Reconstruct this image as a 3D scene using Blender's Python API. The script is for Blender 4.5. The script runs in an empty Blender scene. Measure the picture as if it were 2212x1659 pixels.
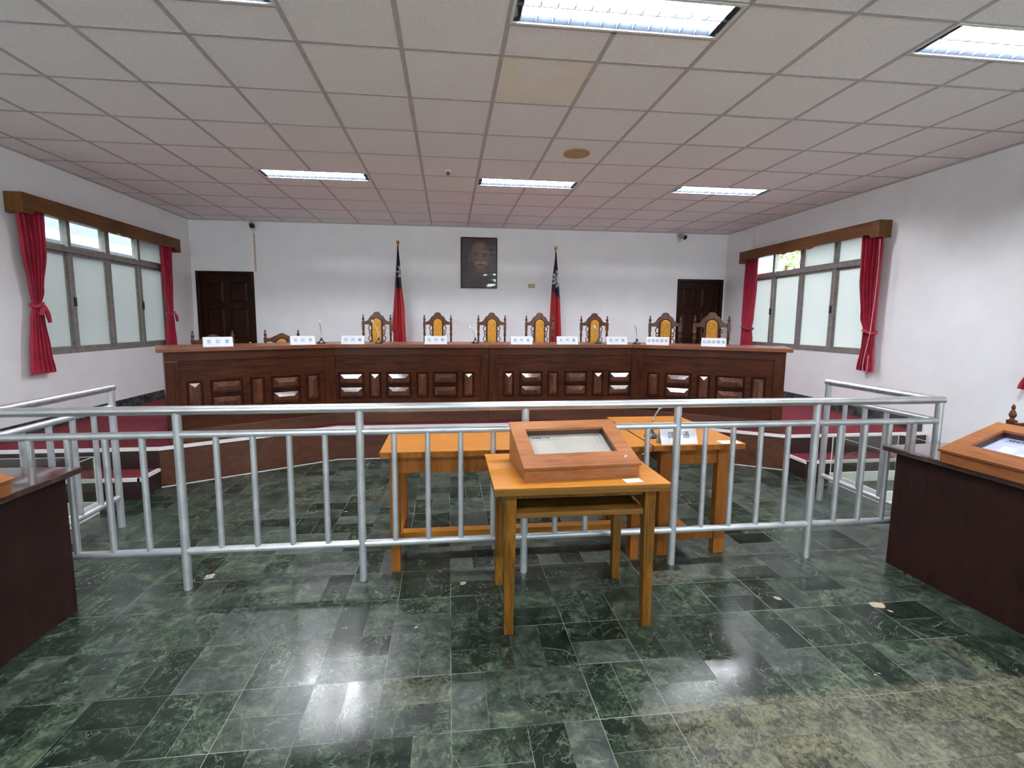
import bpy, bmesh, math, random
from mathutils import Vector, Matrix
rnd = random.Random(11)
SC = bpy.context.scene
COL = SC.collection
PI = math.pi
R = math.radians

# ------------------------------------------------------------------ mesh builder
class MB:
    def __init__(s): s.v = []; s.f = []
    def add(s, vs, fs, M=None):
        o = len(s.v)
        s.v += [tuple(M @ Vector(v)) if M else tuple(v) for v in vs]
        s.f += [tuple(i + o for i in f) for f in fs]
        return s
    def box(s, x0, y0, z0, x1, y1, z1, M=None):
        return s.add([(x0,y0,z0),(x1,y0,z0),(x1,y1,z0),(x0,y1,z0),(x0,y0,z1),(x1,y0,z1),(x1,y1,z1),(x0,y1,z1)],
                     [(0,3,2,1),(4,5,6,7),(0,1,5,4),(1,2,6,5),(2,3,7,6),(3,0,4,7)], M)
    def hexa(s, b, t):
        return s.add(list(b)+list(t), [(0,3,2,1),(4,5,6,7),(0,1,5,4),(1,2,6,5),(2,3,7,6),(3,0,4,7)])
    def slab(s, poly, z0, z1):
        n = len(poly)
        vs = [(p[0],p[1],z0) for p in poly] + [(p[0],p[1],z1) for p in poly]
        return s.add(vs, [tuple(range(n))[::-1], tuple(range(n,2*n))] + [(i,(i+1)%n,n+(i+1)%n,n+i) for i in range(n)])
    def prism(s, poly, y0, y1, M=None):            # polygon in x,z extruded along y
        n = len(poly)
        vs = [(p[0],y0,p[1]) for p in poly] + [(p[0],y1,p[1]) for p in poly]
        return s.add(vs, [tuple(range(n)), tuple(range(n,2*n))[::-1]] + [(i,n+i,n+(i+1)%n,(i+1)%n) for i in range(n)], M)
    def cyl(s, p0, p1, r0, r1=None, n=16):
        r1 = r0 if r1 is None else r1
        p0 = Vector(p0); p1 = Vector(p1); d = (p1-p0).normalized()
        a = d.orthogonal().normalized(); b = d.cross(a)
        vs = []
        for p, r in ((p0,r0),(p1,r1)):
            for i in range(n):
                t = 2*PI*i/n; vs.append(p + (a*math.cos(t)+b*math.sin(t))*r)
        return s.add(vs, [(i,(i+1)%n,n+(i+1)%n,n+i) for i in range(n)] + [tuple(range(n))[::-1], tuple(range(n,2*n))])
    def lathe(s, prof, n=16, c=(0,0), M=None):
        vs = []; fs = []
        for r, z in prof:
            for i in range(n):
                t = 2*PI*i/n; vs.append((c[0]+r*math.cos(t), c[1]+r*math.sin(t), z))
        m = len(prof)
        for k in range(m-1):
            for i in range(n):
                fs.append((k*n+i, k*n+(i+1)%n, (k+1)*n+(i+1)%n, (k+1)*n+i))
        fs.append(tuple(range(n))[::-1]); fs.append(tuple(range((m-1)*n, m*n)))
        return s.add(vs, fs, M)
    def tube(s, path, r, n=10, closed=False):
        P = [Vector(p) for p in path]; m = len(P); vs = []; fs = []
        rr = r if isinstance(r, (list, tuple)) else [r]*m
        ref = None
        for k in range(m):
            d = (P[min(k+1,m-1)] - P[max(k-1,0)]) if not closed else (P[(k+1)%m]-P[(k-1)%m])
            d.normalize()
            if ref is None: a = d.orthogonal().normalized()
            else: a = (ref - d*ref.dot(d)).normalized()
            ref = a; b = d.cross(a)
            for i in range(n):
                t = 2*PI*i/n; vs.append(P[k] + (a*math.cos(t)+b*math.sin(t))*rr[k])
        for k in range(m if closed else m-1):
            for i in range(n):
                q = (k+1) % m
                fs.append((k*n+i, k*n+(i+1)%n, q*n+(i+1)%n, q*n+i))
        if not closed: fs += [tuple(range(n))[::-1], tuple(range((m-1)*n, m*n))]
        return s.add(vs, fs)
    def ball(s, c, r, n=16, m=10, sc=(1,1,1)):
        prof = [(max(1e-4, math.sin(PI*k/m))*1, -math.cos(PI*k/m)) for k in range(m+1)]
        vs = []
        for pr, pz in prof:
            for i in range(n):
                t = 2*PI*i/n; vs.append((c[0]+r*sc[0]*pr*math.cos(t), c[1]+r*sc[1]*pr*math.sin(t), c[2]+r*sc[2]*pz))
        fs = [(k*n+i, k*n+(i+1)%n, (k+1)*n+(i+1)%n, (k+1)*n+i) for k in range(m) for i in range(n)]
        return s.add(vs, fs + [tuple(range(n))[::-1], tuple(range(m*n,(m+1)*n))])
    def build(s, name, mat, parent=None, smooth=False, bevel=0, seg=2, loc=None, ang=40, recalc=True):
        me = bpy.data.meshes.new(name)
        me.from_pydata([tuple(v) for v in s.v], [], s.f)
        bm = bmesh.new(); bm.from_mesh(me)
        if recalc: bmesh.ops.recalc_face_normals(bm, faces=bm.faces)
        if smooth:
            lim = R(ang)
            for f in bm.faces: f.smooth = True
            for e in bm.edges:
                if len(e.link_faces) != 2 or e.calc_face_angle(0) > lim: e.smooth = False
        bm.to_mesh(me); bm.free()
        o = bpy.data.objects.new(name, me); COL.objects.link(o)
        if mat: me.materials.append(mat)
        if parent: o.parent = parent
        if loc: o.location = loc
        if bevel:
            b = o.modifiers.new('bevel', 'BEVEL'); b.width = bevel; b.segments = seg; b.limit_method = 'ANGLE'; b.angle_limit = R(40)
            b.harden_normals = False
        return o

def thing(name, label, cat, loc=(0,0,0), rz=0, group=None, kind=None):
    o = bpy.data.objects.new(name, None); COL.objects.link(o)
    o.empty_display_size = .1
    o.location = loc; o.rotation_euler = (0,0,rz)
    if kind == 'structure': o['kind'] = kind; return o
    o['label'] = label; o['category'] = cat
    if group: o['group'] = group
    return o
def tag(o, label, cat, group=None, kind=None):
    o['label'] = label; o['category'] = cat
    if group: o['group'] = group
    if kind: o['kind'] = kind
    return o
def struct(o): o['kind'] = 'structure'; return o
def dup(root, loc, rz, label, group=None):
    r = root.copy(); COL.objects.link(r); r.location = loc; r.rotation_euler = (0,0,rz); r['label'] = label
    if group: r['group'] = group
    for ch in list(root.children):
        c = ch.copy(); COL.objects.link(c); c.parent = r
        for g in list(ch.children):
            d = g.copy(); COL.objects.link(d); d.parent = c
    return r

# ------------------------------------------------------------------ materials
def new_mat(name):
    m = bpy.data.materials.new(name); m.use_nodes = True
    nt = m.node_tree; nt.nodes.clear()
    out = nt.nodes.new('ShaderNodeOutputMaterial')
    return m, nt, out
class S:                                   # little expression wrapper over math nodes
    def __init__(s, nt, sock): s.nt = nt; s.k = sock
    def _op(s, op, *o):
        n = s.nt.nodes.new('ShaderNodeMath'); n.operation = op
        for i, x in enumerate((s,)+o):
            if isinstance(x, S): s.nt.links.new(x.k, n.inputs[i])
            else: n.inputs[i].default_value = x
        return S(s.nt, n.outputs[0])
    def __add__(s,o): return s._op('ADD',o)
    def __sub__(s,o): return s._op('SUBTRACT',o)
    def __mul__(s,o): return s._op('MULTIPLY',o)
    def __truediv__(s,o): return s._op('DIVIDE',o)
    def floor(s): return s._op('FLOOR')
    def fract(s): return s._op('FRACT')
    def abs(s): return s._op('ABSOLUTE')
    def min(s,o): return s._op('MINIMUM',o)
    def max(s,o): return s._op('MAXIMUM',o)
    def lt(s,o): return s._op('LESS_THAN',o)
    def gt(s,o): return s._op('GREATER_THAN',o)
    def mod(s,o): return s._op('FLOORED_MODULO',o)
    def sm(s,a,b):
        n = s.nt.nodes.new('ShaderNodeMapRange'); n.interpolation_type = 'SMOOTHSTEP'
        s.nt.links.new(s.k, n.inputs[0]); n.inputs[1].default_value = a; n.inputs[2].default_value = b
        return S(s.nt, n.outputs[0])
def setin(nt, node, name, v):
    i = node.inputs[name]
    if isinstance(v, S): nt.links.new(v.k, i)
    elif hasattr(v, 'is_output'): nt.links.new(v, i)
    elif isinstance(v, (tuple, list)) and len(v) == 3 and i.type == 'RGBA': i.default_value = (*v, 1)
    else: i.default_value = v
def pbsdf(nt, out, **kw):
    b = nt.nodes.new('ShaderNodeBsdfPrincipled')
    for k, v in kw.items(): setin(nt, b, k.replace('_', ' '), v)
    nt.links.new(b.outputs[0], out.inputs[0]); return b
def noise(nt, vec=None, scale=5, detail=3, rough=.5, dist=0):
    n = nt.nodes.new('ShaderNodeTexNoise'); n.inputs['Scale'].default_value = scale; n.inputs['Detail'].default_value = detail
    n.inputs['Roughness'].default_value = rough; n.inputs['Distortion'].default_value = dist
    if vec is not None: nt.links.new(vec, n.inputs['Vector'])
    return S(nt, n.outputs['Fac'])
def ramp(nt, fac, stops):
    n = nt.nodes.new('ShaderNodeValToRGB'); e = n.color_ramp.elements
    e[0].position = stops[0][0]; e[0].color = (*stops[0][1], 1)
    e[1].position = stops[-1][0]; e[1].color = (*stops[-1][1], 1)
    for p, c in stops[1:-1]: x = e.new(p); x.color = (*c, 1)
    nt.links.new(fac.k, n.inputs[0]); return n.outputs[0]
def mix(nt, fac, a, b):
    n = nt.nodes.new('ShaderNodeMix'); n.data_type = 'RGBA'
    for s_, v in ((n.inputs[0], fac), (n.inputs[6], a), (n.inputs[7], b)):
        if isinstance(v, S): nt.links.new(v.k, s_)
        elif hasattr(v, 'is_output'): nt.links.new(v, s_)
        elif isinstance(v, tuple): s_.default_value = (*v, 1)
        else: s_.default_value = v
    return n.outputs[2]
def bump(nt, h, strength=.2, dist=.01):
    n = nt.nodes.new('ShaderNodeBump'); n.inputs['Strength'].default_value = strength; n.inputs['Distance'].default_value = dist
    nt.links.new(h.k, n.inputs['Height']); return n.outputs[0]
def coords(nt, kind='Object', scale=(1,1,1)):
    t = nt.nodes.new('ShaderNodeTexCoord'); m = nt.nodes.new('ShaderNodeMapping'); m.inputs['Scale'].default_value = scale
    nt.links.new(t.outputs[kind], m.inputs[0]); return m.outputs[0]
def srgb(r, g, b):
    f = lambda c: (c/255/12.92) if c/255 <= .04045 else ((c/255+.055)/1.055)**2.4
    return (f(r), f(g), f(b))
def plain(name, col, rough=.5, metallic=0, var=.08, nscale=20, **kw):
    m, nt, out = new_mat(name)
    n = noise(nt, coords(nt), nscale, 3)
    c = mix(nt, n.sm(.3,.7), tuple(x*(1-var) for x in col), tuple(min(1,x*(1+var)) for x in col))
    pbsdf(nt, out, Base_Color=c, Roughness=rough, Metallic=metallic, **kw); return m
def wood(name, c0, c1, rough=.25, grain=(1,1,1), scale=3, coat=0, bumpy=.05, blotch=.3, spec=.3):
    m, nt, out = new_mat(name)
    v = coords(nt, 'Object', grain)
    a = noise(nt, v, scale, 6, .6, 1.2); b = noise(nt, v, scale*9, 3, .6)
    big = noise(nt, coords(nt, 'Object'), 2.2, 2)
    f = (a*.7 + b*.3 + (big-.5)*blotch)
    c = ramp(nt, f, [(.30, c0), (.5, tuple((x+y)/2 for x, y in zip(c0, c1))), (.68, c1)])
    pbsdf(nt, out, Base_Color=c, Roughness=rough, Specular_IOR_Level=spec, Coat_Weight=coat, Coat_Roughness=.12, Normal=bump(nt, b, bumpy, .004)); return m

M = {}
GX = (1, 9, 9)      # grain along x
GY = (9, 1, 9)
GZ = (9, 9, 1)
M['wall'] = plain('white wall paint', (.86,.86,.875), .6, var=.02, nscale=4)
# ceiling tile
def ceil_mat():
    m, nt, out = new_mat('mineral fibre ceiling tile')
    g = nt.nodes.new('ShaderNodeNewGeometry'); sp = nt.nodes.new('ShaderNodeSeparateXYZ'); nt.links.new(g.outputs['Position'], sp.inputs[0])
    x = S(nt, sp.outputs[0]); y = S(nt, sp.outputs[1])
    i = ((x+.2714)/.605).floor(); j = ((y-2.9937)/.605).floor()
    cb = nt.nodes.new('ShaderNodeCombineXYZ'); nt.links.new(i.k, cb.inputs[0]); nt.links.new(j.k, cb.inputs[1])
    w = nt.nodes.new('ShaderNodeTexWhiteNoise'); w.noise_dimensions = '2D'; nt.links.new(cb.outputs[0], w.inputs['Vector'])
    t = S(nt, w.outputs['Value'])
    n = noise(nt, g.outputs['Position'], 160, 2)
    # one tile carries an old yellow water stain
    st = (i-2).abs().lt(.0) ; st = (i-1).abs().lt(.5)*(j-0).abs().lt(.5)
    big = noise(nt, g.outputs['Position'], 3, 2)
    c = mix(nt, t, (.88,.845,.83), (.93,.895,.88))
    c = mix(nt, n.sm(.35,.6), (.80,.765,.75), c)
    c = mix(nt, st*big.sm(.35,.6)*.6, c, (.86,.74,.55))
    pbsdf(nt, out, Base_Color=c, Roughness=.9, Normal=bump(nt, n, .25, .003)); return m
M['ceiling'] = ceil_mat()
M['tbar'] = plain('grey enamel grid bar', (.46,.43,.42), .5)
def floor_mat():
    m, nt, out = new_mat('green serpentine floor tile')
    g = nt.nodes.new('ShaderNodeNewGeometry'); sp = nt.nodes.new('ShaderNodeSeparateXYZ'); nt.links.new(g.outputs['Position'], sp.inputs[0])
    x = S(nt, sp.outputs[0]); y = S(nt, sp.outputs[1])
    fx = (x-.004)/.2845; fy = (y-1.565)/.2845
    i = fx.floor(); j = fy.floor(); u = fx.fract(); v = fy.fract()
    par = (i+j).mod(2.0)
    c = u*(par*-1+1) + v*par
    h = (c*2).floor()
    cb = nt.nodes.new('ShaderNodeCombineXYZ')
    for k, q in enumerate((i, j, h)): nt.links.new(q.k, cb.inputs[k])
    w = nt.nodes.new('ShaderNodeTexWhiteNoise'); w.noise_dimensions = '3D'; nt.links.new(cb.outputs[0], w.inputs['Vector'])
    t = S(nt, w.outputs['Value'])
    # every tile is cut from its own place in the stone
    off = nt.nodes.new('ShaderNodeVectorMath'); off.operation = 'MULTIPLY_ADD'
    nt.links.new(w.outputs['Color'], off.inputs[0]); off.inputs[1].default_value = (9,9,9); nt.links.new(g.outputs['Position'], off.inputs[2])
    n1 = noise(nt, off.outputs[0], 8, 9, .72, 1.0)
    n2 = noise(nt, off.outputs[0], 42, 6, .78, .8)
    n3 = noise(nt, off.outputs[0], 3.2, 3, .5, 3.0)
    f = (n1*.55 + n2*.45 - .5)*1.45 + .485 + (t-.5)*.16
    col = ramp(nt, f, [(.30,(.0045,.0075,.0058)),(.43,(.012,.020,.0135)),(.52,(.030,.048,.030)),(.60,(.068,.092,.056)),(.72,(.15,.165,.10))])
    grey = ramp(nt, f, [(.32,(.0075,.0095,.010)),(.48,(.018,.022,.021)),(.58,(.040,.048,.043)),(.7,(.085,.095,.080))])
    ft = (n2*.6+n1*.4-.5)*1.5+.5
    tan = ramp(nt, ft, [(.34,(.012,.017,.010)),(.44,(.040,.045,.026)),(.54,(.120,.115,.068)),(.68,(.21,.185,.115))])
    t2 = S(nt, w.outputs['Color'])
    sep = nt.nodes.new('ShaderNodeSeparateColor'); nt.links.new(w.outputs['Color'], sep.inputs[0])
    t2 = S(nt, sep.outputs[0]); t3 = S(nt, sep.outputs[1])
    col = mix(nt, t2.sm(.45,.9)*.75, col, grey)
    lot = x.sm(.60,.95)*(y*-1+1.60).sm(-.03,.03)                       # a paler lot of tiles laid here
    col = mix(nt, (lot*.75).max(t3.sm(.95,.98)*.35), col, tan)
    vein = (n3-.5).abs().lt(.007)*t3.gt(.35)
    col = mix(nt, vein*.22, col, (.26,.30,.21))
    chip = noise(nt, g.outputs['Position'], 3.1, 3, .55, .3).sm(.705,.712)
    col = mix(nt, chip*.9, col, (.42,.33,.25))
    ed = u.min(u*-1+1).min(v.min(v*-1+1))*.2845
    sl = (c-.5).abs()*.2845
    gr = ed.lt(.0013); gs = sl.lt(.0009)
    gn = noise(nt, g.outputs['Position'], 2.0, 2)
    gcol = mix(nt, gn.sm(.4,.62), (.03,.034,.03), (.22,.23,.19))
    col = mix(nt, gr.max(gs*.8), col, gcol)
    rg = n2*.08 + t*.17 + .12 + gr*.3 + lot*.08 + noise(nt, g.outputs['Position'], 1.1, 3).sm(.35,.7)*.10
    wav = noise(nt, g.outputs['Position'], 2.4, 2)
    b1 = bump(nt, (n2*.25 - gr*1.0 + t*.0), .08, .002)
    bb = nt.nodes.new('ShaderNodeBump'); bb.inputs['Strength'].default_value = .12; bb.inputs['Distance'].default_value = .02
    nt.links.new(wav.k, bb.inputs['Height']); nt.links.new(b1, bb.inputs['Normal'])
    pbsdf(nt, out, Base_Color=col, Roughness=rg, Specular_IOR_Level=.55, Normal=bb.outputs[0]); return m
M['floor'] = floor_mat()
M['skirt'] = plain('dark green stone skirting', (.05,.065,.06), .25, var=.6, nscale=14)
M['carpet'] = plain('red carpet', (.155,.008,.018), .95, var=.2, nscale=60)
M['white_trim'] = plain('white nosing', (.80,.78,.76), .4, var=.02)
BD0, BD1 = (.022,.0062,.0036), (.080,.024,.0115)
M['bench'] = wood('dark varnished timber', BD0, BD1, .2, GX, 2.5, 0, spec=.1)
M['bench_z'] = wood('dark varnished timber upright', BD0, BD1, .2, GZ, 2.5, 0, spec=.14)
M['bench_top'] = wood('red-brown varnished top', (.085,.026,.015), (.22,.072,.032), .3, GX, 2.0, 0, spec=.2)
M['fascia'] = wood('brown plywood facing', (.045,.016,.009), (.115,.043,.022), .42, GX, 1.6)
M['riser'] = plain('dark brown riser', (.030,.014,.012), .35)
M['door'] = wood('very dark door timber', (.008,.003,.002), (.040,.014,.008), .32, GZ, 2.5, spec=.1)
M['chair'] = wood('carved reddish timber', (.022,.008,.004), (.135,.048,.021), .3, GZ, 4, .05, spec=.18)
M['velvet'] = plain('mustard velvet', (.47,.215,.016), .85, var=.2, nscale=30, Sheen_Weight=.3)
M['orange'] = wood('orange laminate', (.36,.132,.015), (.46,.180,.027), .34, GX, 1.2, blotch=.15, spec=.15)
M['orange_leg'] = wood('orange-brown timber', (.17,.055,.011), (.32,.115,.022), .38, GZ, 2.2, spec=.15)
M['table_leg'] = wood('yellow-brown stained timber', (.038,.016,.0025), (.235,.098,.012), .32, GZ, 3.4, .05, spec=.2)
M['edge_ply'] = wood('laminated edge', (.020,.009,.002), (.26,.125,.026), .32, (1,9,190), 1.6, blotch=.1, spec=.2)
M['case'] = wood('cherry plywood', (.15,.045,.014), (.33,.130,.046), .33, GX, 1.6, .1, blotch=.55, spec=.25)
M['case_in'] = plain('dark case lining', (.05,.02,.012), .5)
M['desk'] = wood('very dark brown panel', (.012,.0042,.0032), (.028,.0100,.0072), .5, GZ, 3.0, spec=.2)
M['desk_top'] = plain('polished dark desk top', (.050,.024,.020), .13, var=.25, nscale=12, Coat_Weight=.6, Coat_Roughness=.08)
M['pelmet'] = wood('brown pelmet board', (.085,.032,.009), (.20,.080,.022), .45, GY, 1.5, spec=.2)
def steel_mat():
    m, nt, out = new_mat('silver painted steel tube')
    v = coords(nt, 'Object')
    n = noise(nt, v, 9, 4, .6); n2 = noise(nt, v, 60, 2)
    c = mix(nt, n.sm(.3,.7), (.46,.475,.49), (.56,.575,.59))
    c = mix(nt, n2.sm(.68,.75)*.6, c, (.25,.22,.20))
    pbsdf(nt, out, Base_Color=c, Metallic=.55, Roughness=n*.2+.28); return m
M['steel'] = steel_mat()
def steel_top():
    m, nt, out = new_mat('worn polished steel handrail')
    v = coords(nt, 'Object', (1,6,6)); n = noise(nt, v, 5, 4, .6)
    c = mix(nt, n.sm(.35,.65), (.50,.50,.50), (.64,.64,.64))
    sp2 = noise(nt, coords(nt, 'Object'), 45, 2).sm(.72,.78)
    c = mix(nt, sp2*.5, c, (.16,.13,.11))
    pbsdf(nt, out, Base_Color=c, Metallic=.8, Roughness=n*.06+.28); return m
M['steel_top'] = steel_top()
M['curtain'] = plain('crimson curtain cloth', (.36,.010,.038), .75, var=.18, nscale=9, Sheen_Weight=.4, Sheen_Roughness=.4)
M['curtain_lin'] = plain('rose curtain edge', (.62,.25,.30), .7)
M['alu'] = plain('weathered aluminium frame', (.27,.245,.23), .45, .35, var=.15)
M['paper'] = plain('white card', (.66,.68,.72), .55, var=.01)
M['ink'] = plain('grey ink', (.17,.195,.22), .6)
M['ink_d'] = plain('dark ink', (.05,.055,.06), .6)
M['black'] = plain('black plastic', (.012,.012,.014), .35)
M['chrome'] = plain('satin chrome', (.72,.72,.72), .18, 1.0, var=.03)
M['mic_head'] = plain('pale grey mic grille', (.62,.63,.64), .35, .2)
M['brass'] = plain('polished gold finial', (.75,.43,.12), .14, 1.0, var=.03)
M['white_pl'] = plain('white plastic', (.72,.73,.70), .4, var=.02)
M['beige_pl'] = plain('yellowed plastic', (.42,.38,.20), .5)
M['tan_disc'] = plain('tan cover', (.44,.30,.13), .7)
M['darkvoid'] = plain('dark void', (.006,.005,.005), 1)
M['louvre'] = plain('shade-darkened anodised louvre', (.035,.045,.060), .35, 0, var=.05)  # darkened colour stands in for the louvre's dim cut-off
M['blade'] = plain('highlight-toned cross blade', (.11,.12,.13), .4, 0, var=.03)  # lighter than the louvre so the bright nodes sit in the colour
M['frame_d'] = wood('mahogany picture frame', (.018,.004,.004), (.05,.012,.010), .25, GZ, 3)
M['conduit'] = plain('aged cable cover', (.55,.42,.33), .6)
M['cord'] = plain('rose cord', (.62,.30,.30), .6)
M['concrete'] = plain('weathered exterior render', (.13,.135,.145), .8)
M['ext_white'] = plain('weathered white gutter', (.36,.36,.37), .5)
M['teal'] = plain('teal downpipe', (.05,.33,.30), .5)
M['leaf'] = plain('green leaves', (.15,.20,.045), .6, var=.5, nscale=4)  # leaf green varied at random by noise
M['rail_white'] = plain('white base board', (.74,.74,.70), .45, var=.03)
def emis(name, col, st):
    m, nt, out = new_mat(name); e = nt.nodes.new('ShaderNodeEmission'); e.inputs[0].default_value = (*col,1); e.inputs[1].default_value = st
    nt.links.new(e.outputs[0], out.inputs[0]); return m
TUBE = 165.0
M['tube'] = emis('fluorescent tube', (.90,.925,1.0), TUBE)
def glassy(name, tint=(1,1,1), refl=.06, rough=.02, wavy=0):
    m, nt, out = new_mat(name)
    tr = nt.nodes.new('ShaderNodeBsdfTransparent'); tr.inputs[0].default_value = (*tint,1)
    gl = nt.nodes.new('ShaderNodeBsdfGlossy'); gl.inputs['Roughness'].default_value = rough
    fr = nt.nodes.new('ShaderNodeLayerWeight'); fr.inputs[0].default_value = .5
    mx = nt.nodes.new('ShaderNodeMixShader')
    f = S(nt, fr.outputs['Facing'])._op('POWER', 5.0)*.9 + refl
    nt.links.new(f.k, mx.inputs[0]); nt.links.new(tr.outputs[0], mx.inputs[1]); nt.links.new(gl.outputs[0], mx.inputs[2])
    if wavy:
        n = noise(nt, coords(nt, 'Object', (1,1,3.2)), 2.3, 1)
        b = bump(nt, n, wavy, .06); nt.links.new(b, gl.inputs['Normal'])
    nt.links.new(mx.outputs[0], out.inputs[0]); return m
M['glass'] = glassy('clear window glass', (.80,.86,.83))
M['acrylic'] = glassy('clear acrylic', (.93,.95,.93), .07)
M['acr_edge'] = plain('acrylic edge', (.70,.70,.66), .3)
M['pic_glass'] = glassy('wavy picture cover', (.95,.95,.95), .06, .05, .22)
def frost_mat():
    m, nt, out = new_mat('frosted window glass')
    t = nt.nodes.new('ShaderNodeBsdfTranslucent'); t.inputs[0].default_value = (.45,.475,.45,1)
    g = nt.nodes.new('ShaderNodeBsdfPrincipled'); g.inputs['Base Color'].default_value = (.62,.66,.64,1); g.inputs['Roughness'].default_value = .3
    mx = nt.nodes.new('ShaderNodeMixShader'); mx.inputs[0].default_value = .35
    nt.links.new(t.outputs[0], mx.inputs[1]); nt.links.new(g.outputs[0], mx.inputs[2]); nt.links.new(mx.outputs[0], out.inputs[0]); return m
M['frost'] = frost_mat()
def attr_mat(name, rough=.6, **kw):
    m, nt, out = new_mat(name); a = nt.nodes.new('ShaderNodeAttribute'); a.attribute_name = 'col'
    pbsdf(nt, out, Base_Color=a.outputs['Color'], Roughness=rough, **kw); return m
M['flag'] = attr_mat('flag satin', .6)
M['paint'] = attr_mat('painted canvas', .6)

# ------------------------------------------------------------------ room constants (metres; viewer's feet at the origin, floor z = 0)
CZ = 3.146; XL, XR, YB, YF = -4.17, 5.09, 8.13, -3.2
PZ = .37
GX0, GY0, T = -.2714, 2.9937, .605
gx = lambda i: GX0 + T*i
gy = lambda j: GY0 + T*j

# floor, ceiling, walls
struct(MB().box(XL-.2, YF-.2, -.12, XR+.2, YB+.2, 0).build('floor', M['floor']))
LAMPS = [(a, b) for b in (gy(4), gy(-1), gy(-6)) for a in (gx(-3), gx(1), gx(5))]  # last row, behind the viewer, is added to raise the light level
LW, LD = 2*T, .3025
holes = [(a+.012, b+.008, a+LW-.012, b+LD-.008) for a, b in LAMPS] + [(gx(-4), gy(7)+.02, gx(-3)-.015, gy(7)+.085)]
def plate_with_holes(mb, x0, y0, x1, y1, z0, z1, holes, put):
    xs = sorted({x0, x1, *[h[0] for h in holes], *[h[2] for h in holes]}); ys = sorted({y0, y1, *[h[1] for h in holes], *[h[3] for h in holes]})
    xs = [x for x in xs if x0 <= x <= x1]; ys = [y for y in ys if y0 <= y <= y1]
    for j in range(len(ys)-1):
        run = None
        for i in range(len(xs)-1):
            cx, cy = (xs[i]+xs[i+1])/2, (ys[j]+ys[j+1])/2
            solid = not any(h[0] < cx < h[2] and h[1] < cy < h[3] for h in holes)
            if solid and run is None: run = xs[i]
            if (not solid or i == len(xs)-2) and run is not None:
                put(run, ys[j], xs[i+1] if solid else xs[i], ys[j+1]); run = None
mb = MB()
plate_with_holes(mb, XL, YF, XR, YB, 0, 0, holes, lambda a,b,c,d: mb.box(a, b, CZ, c, d, CZ+.015))
struct(mb.build('ceiling', M['ceiling']))
struct(MB().box(XL-.2, YF-.2, CZ+.28, XR+.2, YB+.2, CZ+.4).build('roof', M['darkvoid']))
mb = MB()
def bar(x0, y0, x1, y1):
    for h in holes[:9]:
        pass
    mb.box(x0, y0, CZ-.003, x1, y1, CZ-.0002)
for i in range(-6, 9):
    x = gx(i); segs = [(YF+.01, YB-.01)]
    for a, b in LAMPS:
        if a+.05 < x < a+LW-.05:
            segs = [q for s0, s1 in segs for q in ((s0, min(s1, b)), (max(s0, b+LD), s1)) if q[1]-q[0] > .01]
    for s0, s1 in segs: bar(x-.014, s0, x+.014, s1)
for j in range(-10, 9):
    y = gy(j)
    for i in range(-7, 9):
        x0 = max(XL+.01, gx(i)+.014); x1 = min(XR-.01, gx(i+1)-.014)
        bar(x0, y-.011, x1, y+.011)
for a, b in LAMPS:
    bb = b+LD
    bar(a+.014, bb-.006, a+LW-.014, bb+.012)
struct(mb.build('trim_1', M['tbar']))
mb = MB()      # wall angle under the ceiling edge
mb.box(XL, YF, CZ-.022, XL+.006, YB, CZ); mb.box(XR-.006, YF, CZ-.022, XR, YB, CZ); mb.box(XL, YB-.006, CZ-.022, XR, YB, CZ)
struct(mb.build('trim_2', M['tbar']))

WIN = {1: ('L', 5.15, 7.42), 2: ('R', 5.15, 7.42), 3: ('R', 1.05, 3.32)}
WZ0, WZ1 = 1.14, 2.64
def side_wall(name, x0, x1, wins):
    mb = MB()
    ys = [YF-.2] + [q for w in sorted(wins) for q in w] + [YB+.2]
    for k in range(0, len(ys), 2): mb.box(x0, ys[k], 0, x1, ys[k+1], CZ+.3)
    for a, b in wins: mb.box(x0, a, 0, x1, b, WZ0); mb.box(x0, a, WZ1, x1, b, CZ+.3)
    return struct(mb.build(name, M['wall']))
side_wall('wall_left', XL-.2, XL, [(5.15,7.42)])
side_wall('wall_right', XR, XR+.2, [(5.15,7.42),(1.05,3.32),(-2.9,-.63)])
DL, DR = (-4.105,-3.2), (4.17,5.05); DZ = 2.315
mb = MB()
mb.box(XL, YB, 0, DL[0], YB+.2, CZ+.3); mb.box(DL[1], YB, 0, DR[0], YB+.2, CZ+.3); mb.box(DR[1], YB, 0, XR, YB+.2, CZ+.3)
for d in (DL, DR): mb.box(d[0], YB, DZ, d[1], YB+.2, CZ+.3); mb.box(d[0], YB, 0, d[1], YB+.2, PZ)
struct(mb.build('wall_back', M['wall']))
mb = MB()      # rear wall of the hall; its two wide windows are added for daylight
RW = [(-3.75,-.75),(1.65,4.65)]; RZ0, RZ1 = 1.15, 2.75
xs = [XL]+[q for w in RW for q in w]+[XR]
for k in range(0, 6, 2): mb.box(xs[k], YF-.2, 0, xs[k+1], YF, CZ+.3)
for a, b in RW: mb.box(a, YF-.2, 0, b, YF, RZ0); mb.box(a, YF-.2, RZ1, b, YF, CZ+.3)
struct(mb.build('wall_front', M['wall']))
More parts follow.
